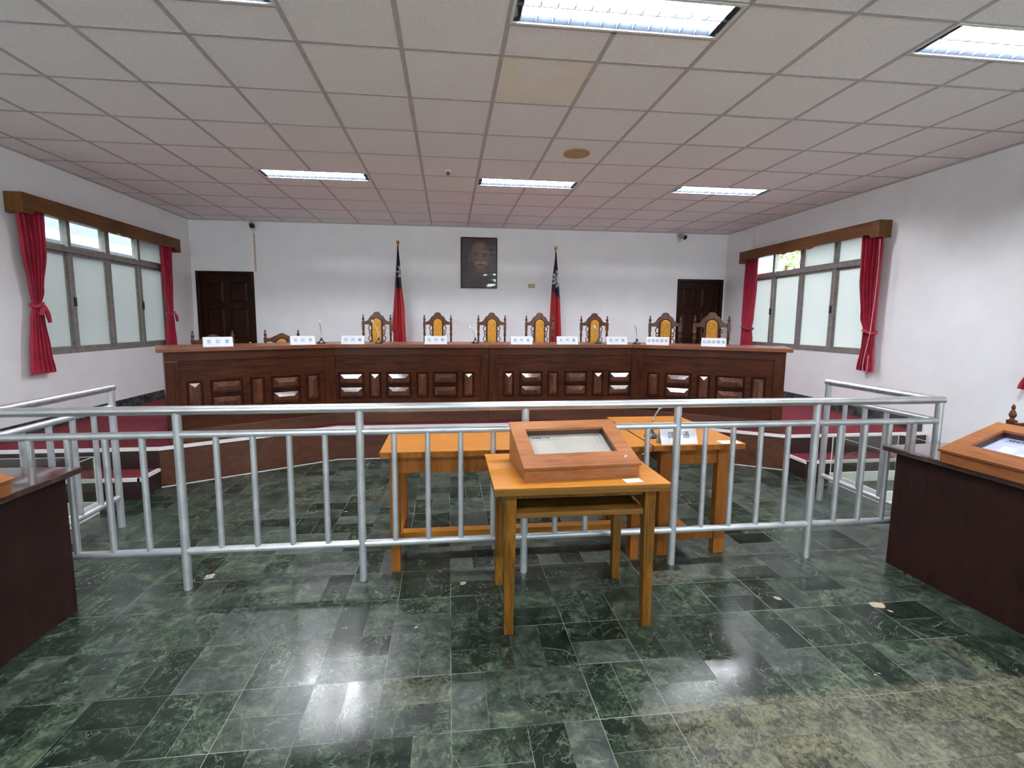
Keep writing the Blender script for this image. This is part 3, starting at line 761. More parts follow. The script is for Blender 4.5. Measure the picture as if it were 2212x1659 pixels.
# ------------------------------------------------------------------ chairs
def make_chair(tall=True):
    t = thing('carved_chair', 'x', 'chair', (0,0,0))
    hp = .195
    top = 1.245 if tall else 1.03        # finial top
    zc = 1.283 if tall else .985         # crest top
    sh = top-1.245
    for sx in (-1,1):
        x = sx*hp
        mb = MB()
        pr = [(.016,0),(.02,.02),(.021,.40),(.024,.43),(.024,.50),(.018,.52),(.013,.56)]
        base = .80+sh
        pr += [(.0155,base-.0),(.0125,base+.135),(.018,base+.145),(.019,base+.175),(.014,base+.185),(.019,base+.195),(.011,base+.205),(.018,base+.222)]
        pr += [(.014,base+.228)]
        mb.lathe(pr, 14, (x,0))
        mb.box(x-.018,-.018,base+.228,x+.018,.018,base+.345)
        f0 = base+.345
        mb.lathe([(.016,f0),(.009,f0+.012),(.017,f0+.024),(.0185,f0+.036),(.013,f0+.054),(.006,f0+.066),(.010,f0+.074),(.009,f0+.086),(.002,top)], 14, (x,0))
        mb.build('back_post', M['chair'], t, smooth=True, ang=50)
        # front leg
        lg = MB().lathe([(.014,0),(.022,.02),(.026,.10),(.017,.14),(.022,.20),(.024,.33),(.018,.36),(.024,.38)], 14, (sx*.215,-.43))
        lg.box(sx*.215-.026,-.456,.38,sx*.215+.026,-.404,.425)
        lg.build('leg', M['chair'], t, smooth=True, ang=50)
    # crest
    k = .0004
    half = [(0,0),(45,4),(85,22),(112,52),(128,92),(150,118),(195,140),(245,190),(285,258),(325,312),(380,340),(440,350)]
    if not tall: half = [(0,0),(40,6),(85,24),(130,50),(190,82),(250,112),(310,140),(380,160),(440,168)]
    up = [(x*k, zc-d*k) for x, d in half]
    lowz = up[-1][1]-.044
    inn = [(.44*.4,lowz),(.125,lowz),(.100,lowz-.012)]
    poly = [(-x,z) for x,z in up[::-1]] + up[1:] + [(x,z) for x,z in inn] + [(-x,z) for x,z in inn[::-1]]
    MB().prism(poly, -.016, .016).build('crest', M['chair'], t, bevel=.006)
    # centre splat with arched cushion
    zs = .47; za = zc-.100 if tall else zc-.075
    sp = MB().box(-.085,-.0155,zs,.085,.0155,lowz-.012); sp.build('splat', M['chair'], t, bevel=.005)
    arc = [(.064*math.cos(a), za-.064+.064*math.sin(a)) for a in [PI*q/14 for q in range(15)]]
    pz0 = zs+.06
    poly = arc + [(-.064,pz0),(.064,pz0)]
    MB().prism(poly, -.038, -.0165).build('back_cushion', M['velvet'], t, bevel=.010, seg=3)
    arc2 = [(.076*math.cos(a), za-.062+.076*math.sin(a)) for a in [PI*q/14 for q in range(15)]]
    mb = MB()
    mb.tube([(.076,-.018,pz0-.01)]+[(x,-.018,z) for x,z in arc2]+[(-.076,-.018,pz0-.01)], .0075, 8)
    mb.build('cushion_moulding', M['chair'], t, smooth=True)
    for sx in (-1,1):
        mb = MB(); z = lowz-.014
        while z > zs+.12:
            c = z-.038
            mb.tube([(sx*(.087+.036*math.sin(a)), 0, c+.038*math.cos(a)) for a in [PI*q/10 for q in range(11)]], .0062, 8)
            c2 = c-.058
            mb.tube([(sx*(.087+.030*math.sin(a)), 0, c2+.016*math.cos(a)) for a in [PI*q/8 for q in range(9)]], .0055, 8)
            mb.tube([(sx*(.087+.024*math.sin(a)), 0, c2-.030+.012*math.cos(a)) for a in [PI*q/8 for q in range(9)]], .0055, 8)
            z -= .150
        mb.build('scroll_carving', M['chair'], t, smooth=True)
    # seat
    fr = MB().slab([(-.20,-.012),(-.241,-.456),(.241,-.456),(.20,-.012)], .425, .462); fr.build('seat_frame', M['chair'], t, bevel=.005)
    MB().slab([(-.165,-.05),(-.215,-.44),(.215,-.44),(.165,-.05)], .4625, .505).build('seat_cushion', M['velvet'], t, bevel=.016, seg=3)
    mb = MB().cyl((-.2,-.01,.20),(.2,-.01,.20),.011,n=10); mb.cyl((-.21,-.42,.22),(.21,-.42,.22),.011,n=10)
    for sx in (-1,1): mb.cyl((sx*.2,-.01,.17),(sx*.215,-.42,.17),.011,n=10)
    mb.build('stretcher', M['chair'], t, smooth=True)
    return t
CH = [((-1.037,6.90),0,'tall carved chair with mustard back, left of the left flag'),
      ((-.157,6.90),0,'tall carved chair with mustard back, just right of the left flag'),
      ((.632,6.75),0,'tall carved chair with mustard back, standing under the portrait'),
      ((1.323,6.65),0,'tall carved chair with mustard back, overlapping the right flag'),
      ((2.13,6.60),0,'tall carved chair with mustard back, first one right of the right flag'),
      ((2.87,5.88),R(-14),'tall carved chair partly in front of the left edge of the right door'),
      ((3.25,5.42),R(-20),'tall carved chair at the right end of the bench, in front of the right door')]
c0 = make_chair(True)
for k, (p, a, lb) in enumerate(CH):
    if k == 0: c0.location = (*p,PZ); c0.rotation_euler = (0,0,a); c0['label'] = lb; c0['group'] = 'tall carved chairs behind the bench'
    else: dup(c0, (*p,PZ), a, lb)
c1 = make_chair(False)
c1.location = (-2.685,5.6,PZ); c1.rotation_euler = (0,0,R(22)); c1['label'] = 'low carved chair behind the bench in front of the left door'; c1['group'] = 'low carved chairs'
dup(c1, (-2.15,6.25,PZ), R(12), 'low carved chair with yellow pad, behind the bench just right of the left door')
dup(c1, (3.50,2.27,0), R(-90), 'low carved chair behind the dark right-hand desk, only its finial showing')

# ------------------------------------------------------------------ lettering
def letters(txt, size, parent, Mx, mat, name='lettering', spacing=None, width=None):
    mbv = []; 
    xs = [0] if spacing is None else [(-(len(txt)-1)/2+i)*spacing for i in range(len(txt))]
    items = [(txt,0)] if spacing is None else list(zip(txt, xs))
    mb = MB()
    for ch, dx in items:
        cu = bpy.data.curves.new('t', 'FONT'); cu.body = ch; cu.size = size; cu.align_x = 'CENTER'; cu.align_y = 'CENTER'; cu.extrude = .0003; cu.resolution_u = 2
        ob = bpy.data.objects.new('t', cu); COL.objects.link(ob)
        dg = bpy.context.evaluated_depsgraph_get(); me = bpy.data.meshes.new_from_object(ob.evaluated_get(dg))
        mb.add([Mx @ Vector((v.co.x+dx, v.co.y, v.co.z)) for v in me.vertices], [tuple(p.vertices) for p in me.polygons])
        bpy.data.objects.remove(ob); bpy.data.curves.remove(cu); bpy.data.meshes.remove(me)
    return mb.build(name, mat, parent, recalc=False)

# nameplates (folded white cards)
def nameplate(x, y, z, rz, txt, label, ink='ink', w=.25, h=.092, sp=.075, sz=.042, group='white folded nameplates', name='nameplate'):
    t = thing(name, label, 'nameplate', (x,y,z), rz, group)
    d = h*.38; th = .0016
    mb = MB()
    for s in (-1,1):
        mb.add([(-w/2,s*d,0),(w/2,s*d,0),(w/2,0,h),(-w/2,0,h),(-w/2,s*(d-th*1.6),0),(w/2,s*(d-th*1.6),0),(w/2,0,h-th*2.2),(-w/2,0,h-th*2.2)],
               [(0,1,2,3),(4,7,6,5),(0,4,5,1),(0,3,7,4),(1,5,6,2)])
    mb.build('card', M['paper'], t)
    tilt = math.atan2(d, h)
    Mx = Matrix.Translation((0,-d*.5-.0008,h*.5)) @ Matrix.Rotation(PI/2-tilt, 4, 'X')
    letters(txt, sz, t, Mx, M[ink], spacing=sp)
    return t
aL = math.atan2(.785,1.315); aR = math.atan2(-.815,1.33)
NP = [(-2.235,4.755,aL,'官記書','white clerk nameplate nearest the left end of the bench'),
      (-1.555,5.13,aL,'官記書','white clerk nameplate beside the microphone on the left angled section'),
      (-1.053,5.26,0,'官判審','white judge nameplate left of the chair by the left flag'),
      (-.142,5.27,0,'官判審','white judge nameplate right of the left flag'),
      (.837,5.26,0,'長判審','white presiding-judge nameplate between the third and fourth tall chairs'),
      (1.377,5.26,0,'官判審','white judge nameplate directly below the right flag'),
      (1.972,5.26,0,'官判審','white judge nameplate right of the fifth tall chair'),
      (2.44,5.17,aR,'官察檢事軍','white five-character prosecutor nameplate left of the other on the right section'),
      (2.93,4.83,aR,'官察檢事軍','white five-character prosecutor nameplate nearest the right end of the bench')]
for x, y, a, tx, lb in NP:
    nameplate(x, y, BT+.0006, a, tx, lb, sp=.075 if len(tx) == 3 else .048, sz=.040)
# microphones
def mic(x, y, z, head, label, group='gooseneck microphones on the bench'):
    t = thing('microphone', label, 'microphone', (x,y,z), 0, group)
    MB().lathe([(.047,0),(.048,.008),(.040,.014),(.026,.022),(.014,.042),(.009,.060),(.006,.066)], 24).build('base', M['black'], t, smooth=True)
    h = Vector(head); p = []
    for q in range(11):
        s = q/10; p.append((h.x*s*s*.9, h.y*s*s*.9, .06+(h.z-.06)*s))
    MB().tube(p, .005, 8).build('gooseneck', M['chrome'], t, smooth=True)
    e = Vector(p[-1]); d = (e-Vector(p[-2])).normalized()
    MB().tube([e-d*.008, e+d*.004, e+d*.02, e+d*.034, e+d*.040], [.006,.0115,.0125,.0105,.004], 12).build('capsule', M['mic_head'], t, smooth=True)
    return t
MZ = BT+.0006
mic(-1.435,5.42,MZ,(-.008,-.02,.215),'gooseneck microphone near the left joint of the bench, standing almost upright')
mic(-.80,5.45,MZ,(-.062,-.03,.235),'gooseneck microphone in front of the chair left of the left flag')
mic(.318,5.49,MZ,(-.055,.02,.17),'gooseneck microphone leaning left beside the chair under the portrait')
mic(1.825,5.48,MZ,(-.055,-.02,.185),'gooseneck microphone in front of the fifth tall chair')
mic(2.27,5.37,MZ,(-.025,-.01,.20),'gooseneck microphone at the right joint of the bench')

# ------------------------------------------------------------------ flags
def flag(x, y, ztop, edges, sun, band, label):
    t = thing('flag', label, 'flag', (x,y,PZ), 0, 'standing flags behind the bench')
    MB().lathe([(.14,0),(.145,.015),(.12,.03),(.05,.05),(.022,.07),(.016,.12)], 24).build('stand', M['brass'], t, smooth=True)
    h = ztop-PZ
    MB().cyl((0,.012,.10),(0,.012,h-.075),.0085,n=12).build('pole', M['frame_d'], t, smooth=True)
    mb = MB().lathe([(.008,h-.078),(.014,h-.070),(.012,h-.05),(.009,h-.040),(.014,h-.030)], 14, (0,.012)); mb.ball((0,.012,h-.006),.030,18,12)
    mb.build('finial', M['brass'], t, smooth=True)
    zt = edges[0][0]; zb = edges[-1][0]; nu, nv = 90, 320; vs = []; fs = []; cols = []
    NAVY, WHITE, RED = (.004,.005,.020), (.50,.50,.56), (.30,.007,.012)
    for j in range(nv+1):
        z = zt+(zb-zt)*j/nv
        for a, b in zip(edges, edges[1:]):
            if b[0] <= z <= a[0]:
                q = (a[0]-z)/(a[0]-b[0]); e0 = a[1]+(b[1]-a[1])*q; e1 = a[2]+(b[2]-a[2])*q
        gro = min(1, (zt-z)/.5)
        for i in range(nu+1):
            u = i/nu; px = e0+(e1-e0)*u
            dpt = gro*(.030*math.sin(u*2*PI*1.7+.8+z*.5)+.012*math.sin(u*2*PI*3.3+z*1.7))
            vs.append((px-x, -.022-.055*gro*math.sin(PI*u)+dpt, z-PZ))
            sx, sz = px-sun[0], z-sun[1]; r = math.hypot(sx, sz); th = math.atan2(sz, sx)
            dth = abs(((th/(PI/6)+.5) % 1)-.5)*(PI/6)
            c = NAVY if z > band(px) else RED
            if c is NAVY:
                if r < sun[2]: c = WHITE
                elif sun[2]*1.14 < r < sun[2]*1.85 and dth < (PI/12)*.95*(1-(r-sun[2]*1.14)/(sun[2]*.71)): c = WHITE
            cols.append((*c,1))
    for j in range(nv):
        for i in range(nu):
            a = j*(nu+1)+i; fs.append((a,a+1,a+nu+2,a+nu+1))
    o = MB().add(vs, fs).build('flag_cloth', M['flag'], t, smooth=True, ang=80, recalc=False)
    at = o.data.attributes.new('col', 'FLOAT_COLOR', 'POINT')
    for k2, c in enumerate(cols): at.data[k2].color = c
    return t
flag(-.803,7.7,2.785,[(2.715,-.812,-.794),(2.50,-.826,-.775),(2.105,-.859,-.749),(1.77,-.887,-.709),(1.37,-.926,-.694),(1.33,-.905,-.692),(1.0,-.905,-.672),(.80,-.90,-.66)],
     (-.665,2.31,.095), lambda x: 2.045-.25*(x+.80), 'red and navy flag on a pole with gold ball, left of the portrait')
flag(1.79,7.7,2.755,[(2.67,1.782,1.798),(2.50,1.765,1.812),(2.26,1.738,1.838),(1.80,1.715,1.875),(1.37,1.705,1.897),(1.0,1.70,1.91),(.80,1.70,1.915)],
     (1.873,2.235,.095), lambda x: 2.055-1.05*(x-1.715), 'red and navy flag with white sun showing on a gold-topped pole, right of the portrait')

# ------------------------------------------------------------------ portrait
def portrait():
    w, h = .632, .866
    t = thing('framed_portrait', 'dark framed painted portrait of a white-moustached man under a wavy clear cover', 'picture', (.533,YB-.001,2.095))
    f = MB(); d = .022
    for x0,z0,x1,z1 in ((-w/2,0,-w/2+d,h),(w/2-d,0,w/2,h),(-w/2+d,0,w/2-d,d),(-w/2+d,h-d,w/2-d,h)): f.box(x0,-.03,z0,x1,0,z1)
    f.build('frame', M['frame_d'], t, bevel=.003)
    nu, nv = 150, 206; x0, x1, z0, z1 = -w/2+d, w/2-d, d, h-d; vs = []; fs = []; cols = []
    rr = random.Random(3)
    ell = lambda u,v,cu,cv,a,b: ((u-cu)/a)**2+((v-cv)/b)**2
    def mixc(a, b, q): q = max(0, min(1, q)); return tuple(p+(s-p)*q for p, s in zip(a, b))
    ss = lambda a, b, x: (lambda q: q*q*(3-2*q))(max(0, min(1, (x-a)/(b-a))))
    def paint(u, v):                       # u 0..1 left to right, v 0..1 bottom to top
        c = mixc(srgb(62,54,58), srgb(46,36,42), v)
        # coat and shoulders
        sh = .30-.34*abs(u-.55)**1.6
        if v < sh+.06: c = mixc(srgb(66,60,64), c, ss(sh+.02, sh+.06, v))
        if v < .36 and abs(u-.58) < .16 and v > .22: c = srgb(58,48,46)
        if abs(u-(.60+.05*math.sin(v*7))) < .012 and v < .32: c = srgb(90,72,64)
        if v < .30 and (u < .36 and ell(u,v,.17,.15,.12,.07) < 1): c = mixc(c, srgb(74,66,70), .6)
        # neck and collar
        if .30 < v < .40 and abs(u-.55) < .14: c = srgb(96,76,64)
        # ears
        if ell(u,v,.235,.585,.04,.07) < 1 : c = srgb(104,84,66)
        if ell(u,v,.86,.60,.028,.06) < 1 : c = srgb(98,82,62)
        # head
        e = ell(u,v,.545,.66,.305,.30)
        if v < .60: e = ell(u,v,.545,.60,.305-.10*max(0,(.60-v)/.25),.265)
        if e < 1:
            sk = mixc(srgb(118,94,72), srgb(78,60,48), ss(.35,1,e)); sk = mixc(sk, srgb(128,104,80), .5*ss(.5,0,abs(u-.45)+abs(v-.82)))
            c = mixc(sk, c, ss(.95,1,e))
            if abs(v-.695) < .014 and (abs(u-.40) < .075 or abs(u-.67) < .075): c = srgb(58,46,40)
            if abs(v-.655) < .012 and (abs(u-.41) < .05 or abs(u-.66) < .05): c = srgb(48,38,34)
            if abs(v-.635) < .010 and (abs(u-.41) < .06 or abs(u-.66) < .06): c = srgb(90,68,54)
            if .53 < v < .66 and abs(u-(.535+.012)) < .022+.05*max(0,(.585-v)): c = mixc(c, srgb(140,112,86), .7)
            if abs(v-.535) < .010 and abs(u-.545) < .07: c = srgb(70,50,42)
            m = abs(u-.545)
            if .02 < m < .17 and abs(v-(.515-.22*(m-.05)**1.1 if m > .05 else .515)) < .026-.06*max(0,m-.12): c = srgb(150,140,124)
            if ell(u,v,.555,.468,.10,.020) < 1: c = srgb(104,58,54)
            if abs(v-.470) < .006 and abs(u-.555) < .10: c = srgb(64,40,38)
            if ell(u,v,.545,.405,.10,.04) < 1: c = mixc(c, srgb(132,104,84), .5)
            if abs(ell(u,v,.54,.47,.21,.13)-1) < .10 and v > .47: c = mixc(c, srgb(80,58,48), .5)
        n = 1.4*(1+(rr.random()-.5)*.08)
        return tuple(x*n for x in c)
    for j in range(nv+1):
        for i in range(nu+1):
            vs.append((x0+(x1-x0)*i/nu, 0, z0+(z1-z0)*j/nv)); cols.append((*paint(i/nu, j/nv),1))
    nfront = len(vs)
    for j in range(nv):
        for i in range(nu):
            a = j*(nu+1)+i; fs.append((a,a+1,a+nu+2,a+nu+1))
    o = MB().add([(x,-.010,z) for x,y,z in vs], fs).build('painting', M['paint'], t, recalc=False)
    at = o.data.attributes.new('col', 'FLOAT_COLOR', 'POINT')
    for k2, c in enumerate(cols): at.data[k2].color = c
    MB().box(x0,-.0095,z0,x1,-.001,z1).build('backing', M['frame_d'], t)
    MB().box(x0,-.0225,z0,x1,-.0205,z1).build('clear_cover', M['pic_glass'], t)
portrait()

# ------------------------------------------------------------------ railing
def railing():
    YR = 2.637; x0, x1, ye = -2.40, 3.19, 3.525
    t = thing('railing', 'silver steel tube railing enclosing the court floor on three sides', 'railing', (.395, YR, 0))
    def b(mb, n, m): mb.v = [(x-.395, y-YR, z) for x, y, z in mb.v]; return mb.build(n, m, t, smooth=True)
    zt, zm, zb = 1.028, .893, .225
    b(MB().tube([(x0-.02,YR,zt),(-1.2,YR,zt),(.5,YR,zt+.002),(x1+.02,YR,zt+.004)], .0255, 18), 'top_rail', M['steel_top'])
    for x in (x0, x1): b(MB().cyl((x,YR+.02,zt+.002),(x,ye+.02,zt+.002),.0245,n=18), 'top_rail', M['steel_top'])
    posts = [x0, -1.475, -.505, .45, 1.395, 2.32, x1]
    for z, r, n in ((zm,.0205,'middle_rail'),(zb,.0205,'bottom_rail')):
        for a, c in zip(posts, posts[1:]): b(MB().cyl((a+.015,YR,z),(c-.015,YR,z),r,n=16), n, M['steel'])
        for x in (x0, x1): b(MB().cyl((x,YR+.015,z),(x,ye-.015,z),r,n=16), n, M['steel'])
    for x in posts: b(MB().cyl((x,YR,0),(x,YR,zt-.012),.0225,n=16), 'post', M['steel'])
    for x in (x0, x1): b(MB().cyl((x,ye,0),(x,ye,zt-.012),.0225,n=16), 'post', M['steel'])
    for a, c in zip(posts, posts[1:]):
        for k in range(1,5):
            x = a+(c-a)*k/5; b(MB().cyl((x,YR,zb+.012),(x,YR,zm-.012),.0165,n=12), 'baluster', M['steel'])
    for x in (x0, x1):
        for k in range(1,5):
            y = YR+(ye-YR)*k/5; b(MB().cyl((x,y,zb+.012),(x,y,zm-.012),.0165,n=12), 'baluster', M['steel'])
railing()

# ------------------------------------------------------------------ tables
def stand_table():
    x0, y0, x1, y1, z = .205, 2.035, 1.062, 2.600, .755
    cx, cy = (x0+x1)/2, (y0+y1)/2
    t = thing('stand_table', 'yellow-brown wooden table in front of the railing with a shelf under its top', 'table', (cx,cy,0))
    X, Y = (x1-x0)/2, (y1-y0)/2
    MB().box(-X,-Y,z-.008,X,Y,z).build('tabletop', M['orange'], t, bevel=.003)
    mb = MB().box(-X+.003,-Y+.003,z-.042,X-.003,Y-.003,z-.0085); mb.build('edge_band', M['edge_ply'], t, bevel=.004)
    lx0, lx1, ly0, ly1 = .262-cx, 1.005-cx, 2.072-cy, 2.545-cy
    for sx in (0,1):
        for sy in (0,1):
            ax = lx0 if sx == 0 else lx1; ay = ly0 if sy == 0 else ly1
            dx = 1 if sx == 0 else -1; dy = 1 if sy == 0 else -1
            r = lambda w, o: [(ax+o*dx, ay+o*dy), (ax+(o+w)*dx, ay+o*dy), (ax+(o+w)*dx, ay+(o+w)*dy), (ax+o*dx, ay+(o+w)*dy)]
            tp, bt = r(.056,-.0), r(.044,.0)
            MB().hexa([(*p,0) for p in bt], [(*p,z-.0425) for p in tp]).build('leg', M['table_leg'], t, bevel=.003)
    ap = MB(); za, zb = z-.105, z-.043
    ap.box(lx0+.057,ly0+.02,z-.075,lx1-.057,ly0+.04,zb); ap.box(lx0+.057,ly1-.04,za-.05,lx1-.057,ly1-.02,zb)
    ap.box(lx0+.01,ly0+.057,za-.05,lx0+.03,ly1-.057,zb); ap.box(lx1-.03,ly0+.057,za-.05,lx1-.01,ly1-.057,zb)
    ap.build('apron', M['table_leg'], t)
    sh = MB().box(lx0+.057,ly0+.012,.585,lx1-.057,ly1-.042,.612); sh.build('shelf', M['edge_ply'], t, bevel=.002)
stand_table()
def court_table(x0, y0, x1, y1, along, label):
    z = .755; cx, cy = (x0+x1)/2, (y0+y1)/2; X, Y = (x1-x0)/2, (y1-y0)/2
    t = thing('court_table', label, 'table', (cx,cy,0), 0, 'orange tables behind the railing')
    MB().box(-X,-Y,z-.006,X,Y,z).build('tabletop', M['orange'], t, bevel=.002)
    MB().box(-X+.001,-Y+.001,z-.036,X-.001,Y-.001,z-.0065).build('edge_band', M['orange_leg'], t)
    lw, ld = (.055,.075) if along == 'x' else (.075,.055)
    ix, iy = (.052,.03) if along == 'x' else (.075,.05)
    for sx in (-1,1):
        for sy in (-1,1):
            a, b = sx*(X-ix), sy*(Y-iy)
            MB().box(min(a,a-sx*lw),min(b,b-sy*ld),0,max(a,a-sx*lw),max(b,b-sy*ld),z-.0365).build('leg', M['orange_leg'], t, bevel=.003)
    ax, ay = X-ix-lw, Y-iy-ld
    for sy in (-1,1):
        b = sy*(Y-iy-.028); MB().box(-ax,b-.011,z-.145,ax,b+.011,z-.037).build('apron', M['orange_leg'], t)
    for sx in (-1,1):
        a = sx*(X-ix-.028); MB().box(a-.011,-ay,z-.145,a+.011,ay,z-.037).build('apron', M['orange_leg'], t)
    if along == 'x':
        for sx in (-1,1):
            a = sx*(X-ix-lw/2); MB().box(a-.018,-ay,.095,a+.018,ay,.135).build('stretcher', M['orange_leg'], t, bevel=.002)
        MB().box(-X+ix+lw/2+.0185,-.035,.097,X-ix-lw/2-.0185,.03,.133).build('stretcher', M['orange'], t, bevel=.002)
    else:
        for sy in (-1,1):
            b = sy*(Y-iy-ld/2); MB().box(-ax,b-.018,.10,ax,b+.018,.145).build('stretcher', M['orange_leg'], t, bevel=.002)
        MB().box(-.03,-Y+iy+ld/2+.0185,.102,.03,Y-iy-ld/2-.0185,.143).build('stretcher', M['orange'], t, bevel=.002)
court_table(-.405,2.678,1.262,3.285,'x','long orange wooden table behind the railing, left of the interpreter card')
court_table(1.275,2.69,1.89,3.56,'y','square-ended orange wooden table behind the railing holding the interpreter card')
nameplate(1.452,2.745,.7556,R(2),'譯通','larger white interpreter card on the orange table behind the railing',ink='ink_d',w=.245,h=.105,sp=.10,sz=.048)
mic(1.352,2.90,.7556,(.085,.05,.19),'gooseneck microphone beside the interpreter card on the orange table','gooseneck microphone on the orange table')
def card(x, y, z, w, d, rz, label):
    o = MB().box(-w/2,-d/2,0,w/2,d/2,.0012).build('paper_card', M['paper'], loc=(x,y,z)); o.rotation_euler = (0,0,rz); tag(o, label, 'card')
card(1.80,2.728,.7556,.13,.075,R(-3),'flat white slip lying at the front right corner of the orange interpreter table')
card(.888,2.083,.7556,.088,.052,R(6),'small white card lying in front of the display case on the stand table')

# ------------------------------------------------------------------ dark side desks
def side_desk(x, y, rz, s, label):          # origin: far inner corner of the top at floor level; s=+1 extends to +x
    t = thing('side_desk', label, 'desk', (x,y,0), rz, 'dark brown side desks')
    L, D, z = 2.15, .62, .757
    bx = lambda a, b, c, d, e, f: MB().box(min(s*a,s*d), b, c, max(s*a,s*d), e, f)
    bx(0,-L,z-.030,D,0,z).build('desk_top', M['desk_top'], t, bevel=.004)
    bx(.045,-L+.05,.0,.07,-.055,z-.0305).build('front_panel', M['desk'], t, bevel=.002)
    for yy in (-.080,-L+.05): bx(.0705,yy,0,D-.05,yy+.025,z-.0305).build('end_panel', M['desk'], t)
    bx(.0705,-L+.3,z-.16,.09,-.30,z-.031).build('inner_rail', M['desk'], t)
side_desk(2.737,2.575,R(2.3),1,'very dark brown desk with glossy top at the right edge')
side_desk(-1.893,2.540,R(-2.3),-1,'very dark brown desk with glossy top at the left edge')

# display cases
def display_case(x, y, z, rz, label, prt):
    t = thing('display_case', label, 'display case', (x,y,z), rz, 'sloped wooden display cases')
    w, d, hf, hb, th = .587, .372, .062, .198, .014
    tk = .014
    MB().box(0,0,0,w,tk,hf).build('front_board', M['case'], t)
    MB().box(0,d-tk,0,w,d,hb-.004).build('back_board', M['case'], t)
    zs = lambda yy: hf+(hb-hf)*yy/d
    for xx in (0, w-tk):
        MB().add([(xx,tk,0),(xx+tk,tk,0),(xx+tk,d-tk,0),(xx,d-tk,0),(xx,tk,zs(tk)),(xx+tk,tk,zs(tk)),(xx+tk,d-tk,zs(d-tk)),(xx,d-tk,zs(d-tk))],
                 [(0,3,2,1),(4,5,6,7),(0,1,5,4),(1,2,6,5),(2,3,7,6),(3,0,4,7)]).build('side_board', M['case'], t)
    # sloped lid frame in its own tilted plane
    sl = math.hypot(d, hb-hf); an = math.atan2(hb-hf, d)
    Ml = Matrix.Translation((0,0,hf+.0006)) @ Matrix.Rotation(an, 4, 'X')
    o_ = .006; mL, mR, mF, mB = .072, .078, .098, .072
    W0, W1, F0, F1 = -o_, w+o_, -.010, sl+.004
    fr = MB()
    fr.box(W0,F0,0,W1,mF,th,Ml); fr.box(W0,sl-mB,0,W1,F1,th,Ml); fr.box(W0,mF,0,mL,sl-mB,th,Ml); fr.box(w-mR,mF,0,W1,sl-mB,th,Ml)
    fr.build('lid', M['case'], t)
    ins_ = MB(); dz = -.030
    for a in ((mL-.004,mF-.004,dz,w-mR+.004,mF,-.0005),(mL-.004,sl-mB,dz,w-mR+.004,sl-mB+.004,-.0005),(mL-.004,mF,dz,mL,sl-mB,-.0005),(w-mR,mF,dz,w-mR+.004,sl-mB,-.0005)): ins_.box(*a, Ml)
    ins_.build('rebate', M['case_in'], t)
    pr = MB().box(mL-.003,mF-.003,dz-.003,w-mR+.003,sl-mB+.003,dz-.0005,Ml).build('printed_panel', M[prt], t)
    Mt = Ml @ Matrix.Translation((0,0,dz))
    mid = (mL+w-mR)/2
    letters('軍事審判法庭', .017, pr, Mt @ Matrix.Translation((mL+.085,sl-mB-.026,.0003)), M['ink_d'])
    letters('The Military System and Courtroom', .0105, pr, Mt @ Matrix.Translation((mL+.105,sl-mB-.043,.0003)), M['ink'])
    lb = MB(); lx, ly = w-mR-.045, sl-mB-.02
    for a in ((0,0,.022,-.0012),(0,-.068,.022,-.0692),(0,0,.0012,-.0692),(.0208,0,.022,-.0692)): lb.box(lx+a[0],ly+a[3],0,lx+a[2],ly+a[1],.0005,Mt)
    lb.build('label_outline', M['ink_d'], pr)
    MB().lathe([(.010,0),(.010,.003),(.006,.0045),(.0005,.0045)], 16, M=Ml @ Matrix.Translation((w-.052,.050,th))).build('lock', M['chrome'], t, smooth=True)
def print_mat(name, pic):
    m, nt, out = new_mat(name)
    v = coords(nt, 'Object')
    c = mix(nt, noise(nt, v, 6, 2).sm(.4,.6), (.34,.32,.29), (.38,.355,.325))
    if pic:
        a = noise(nt, v, 9, 3); c = mix(nt, a.sm(.46,.56), (.66,.66,.68), (.62,.40,.50)); c = mix(nt, noise(nt, v, 5, 2).sm(.52,.6), c, (.42,.47,.70))
    pbsdf(nt, out, Base_Color=c, Roughness=.22, Coat_Weight=.5, Coat_Roughness=.1); return m
M['print'] = print_mat('grey printed panel', False); M['print_pic'] = print_mat('pink and blue printed panel', True)
display_case(.358,2.105,.7556,R(3.6),'sloped wooden display case standing on the yellow-brown table in the middle','print')
display_case(2.735,2.232,.7576,R(-90+2.3),'sloped wooden display case on the glossy desk at the right edge','print_pic')
display_case(-1.92,1.565,.7576,R(90-2.3),'sloped wooden display case on the glossy desk at the left edge, only a corner showing','print')
card(2.745,1.70,.7576,.05,.09,R(2.3),'small white card on the right desk below its display case')

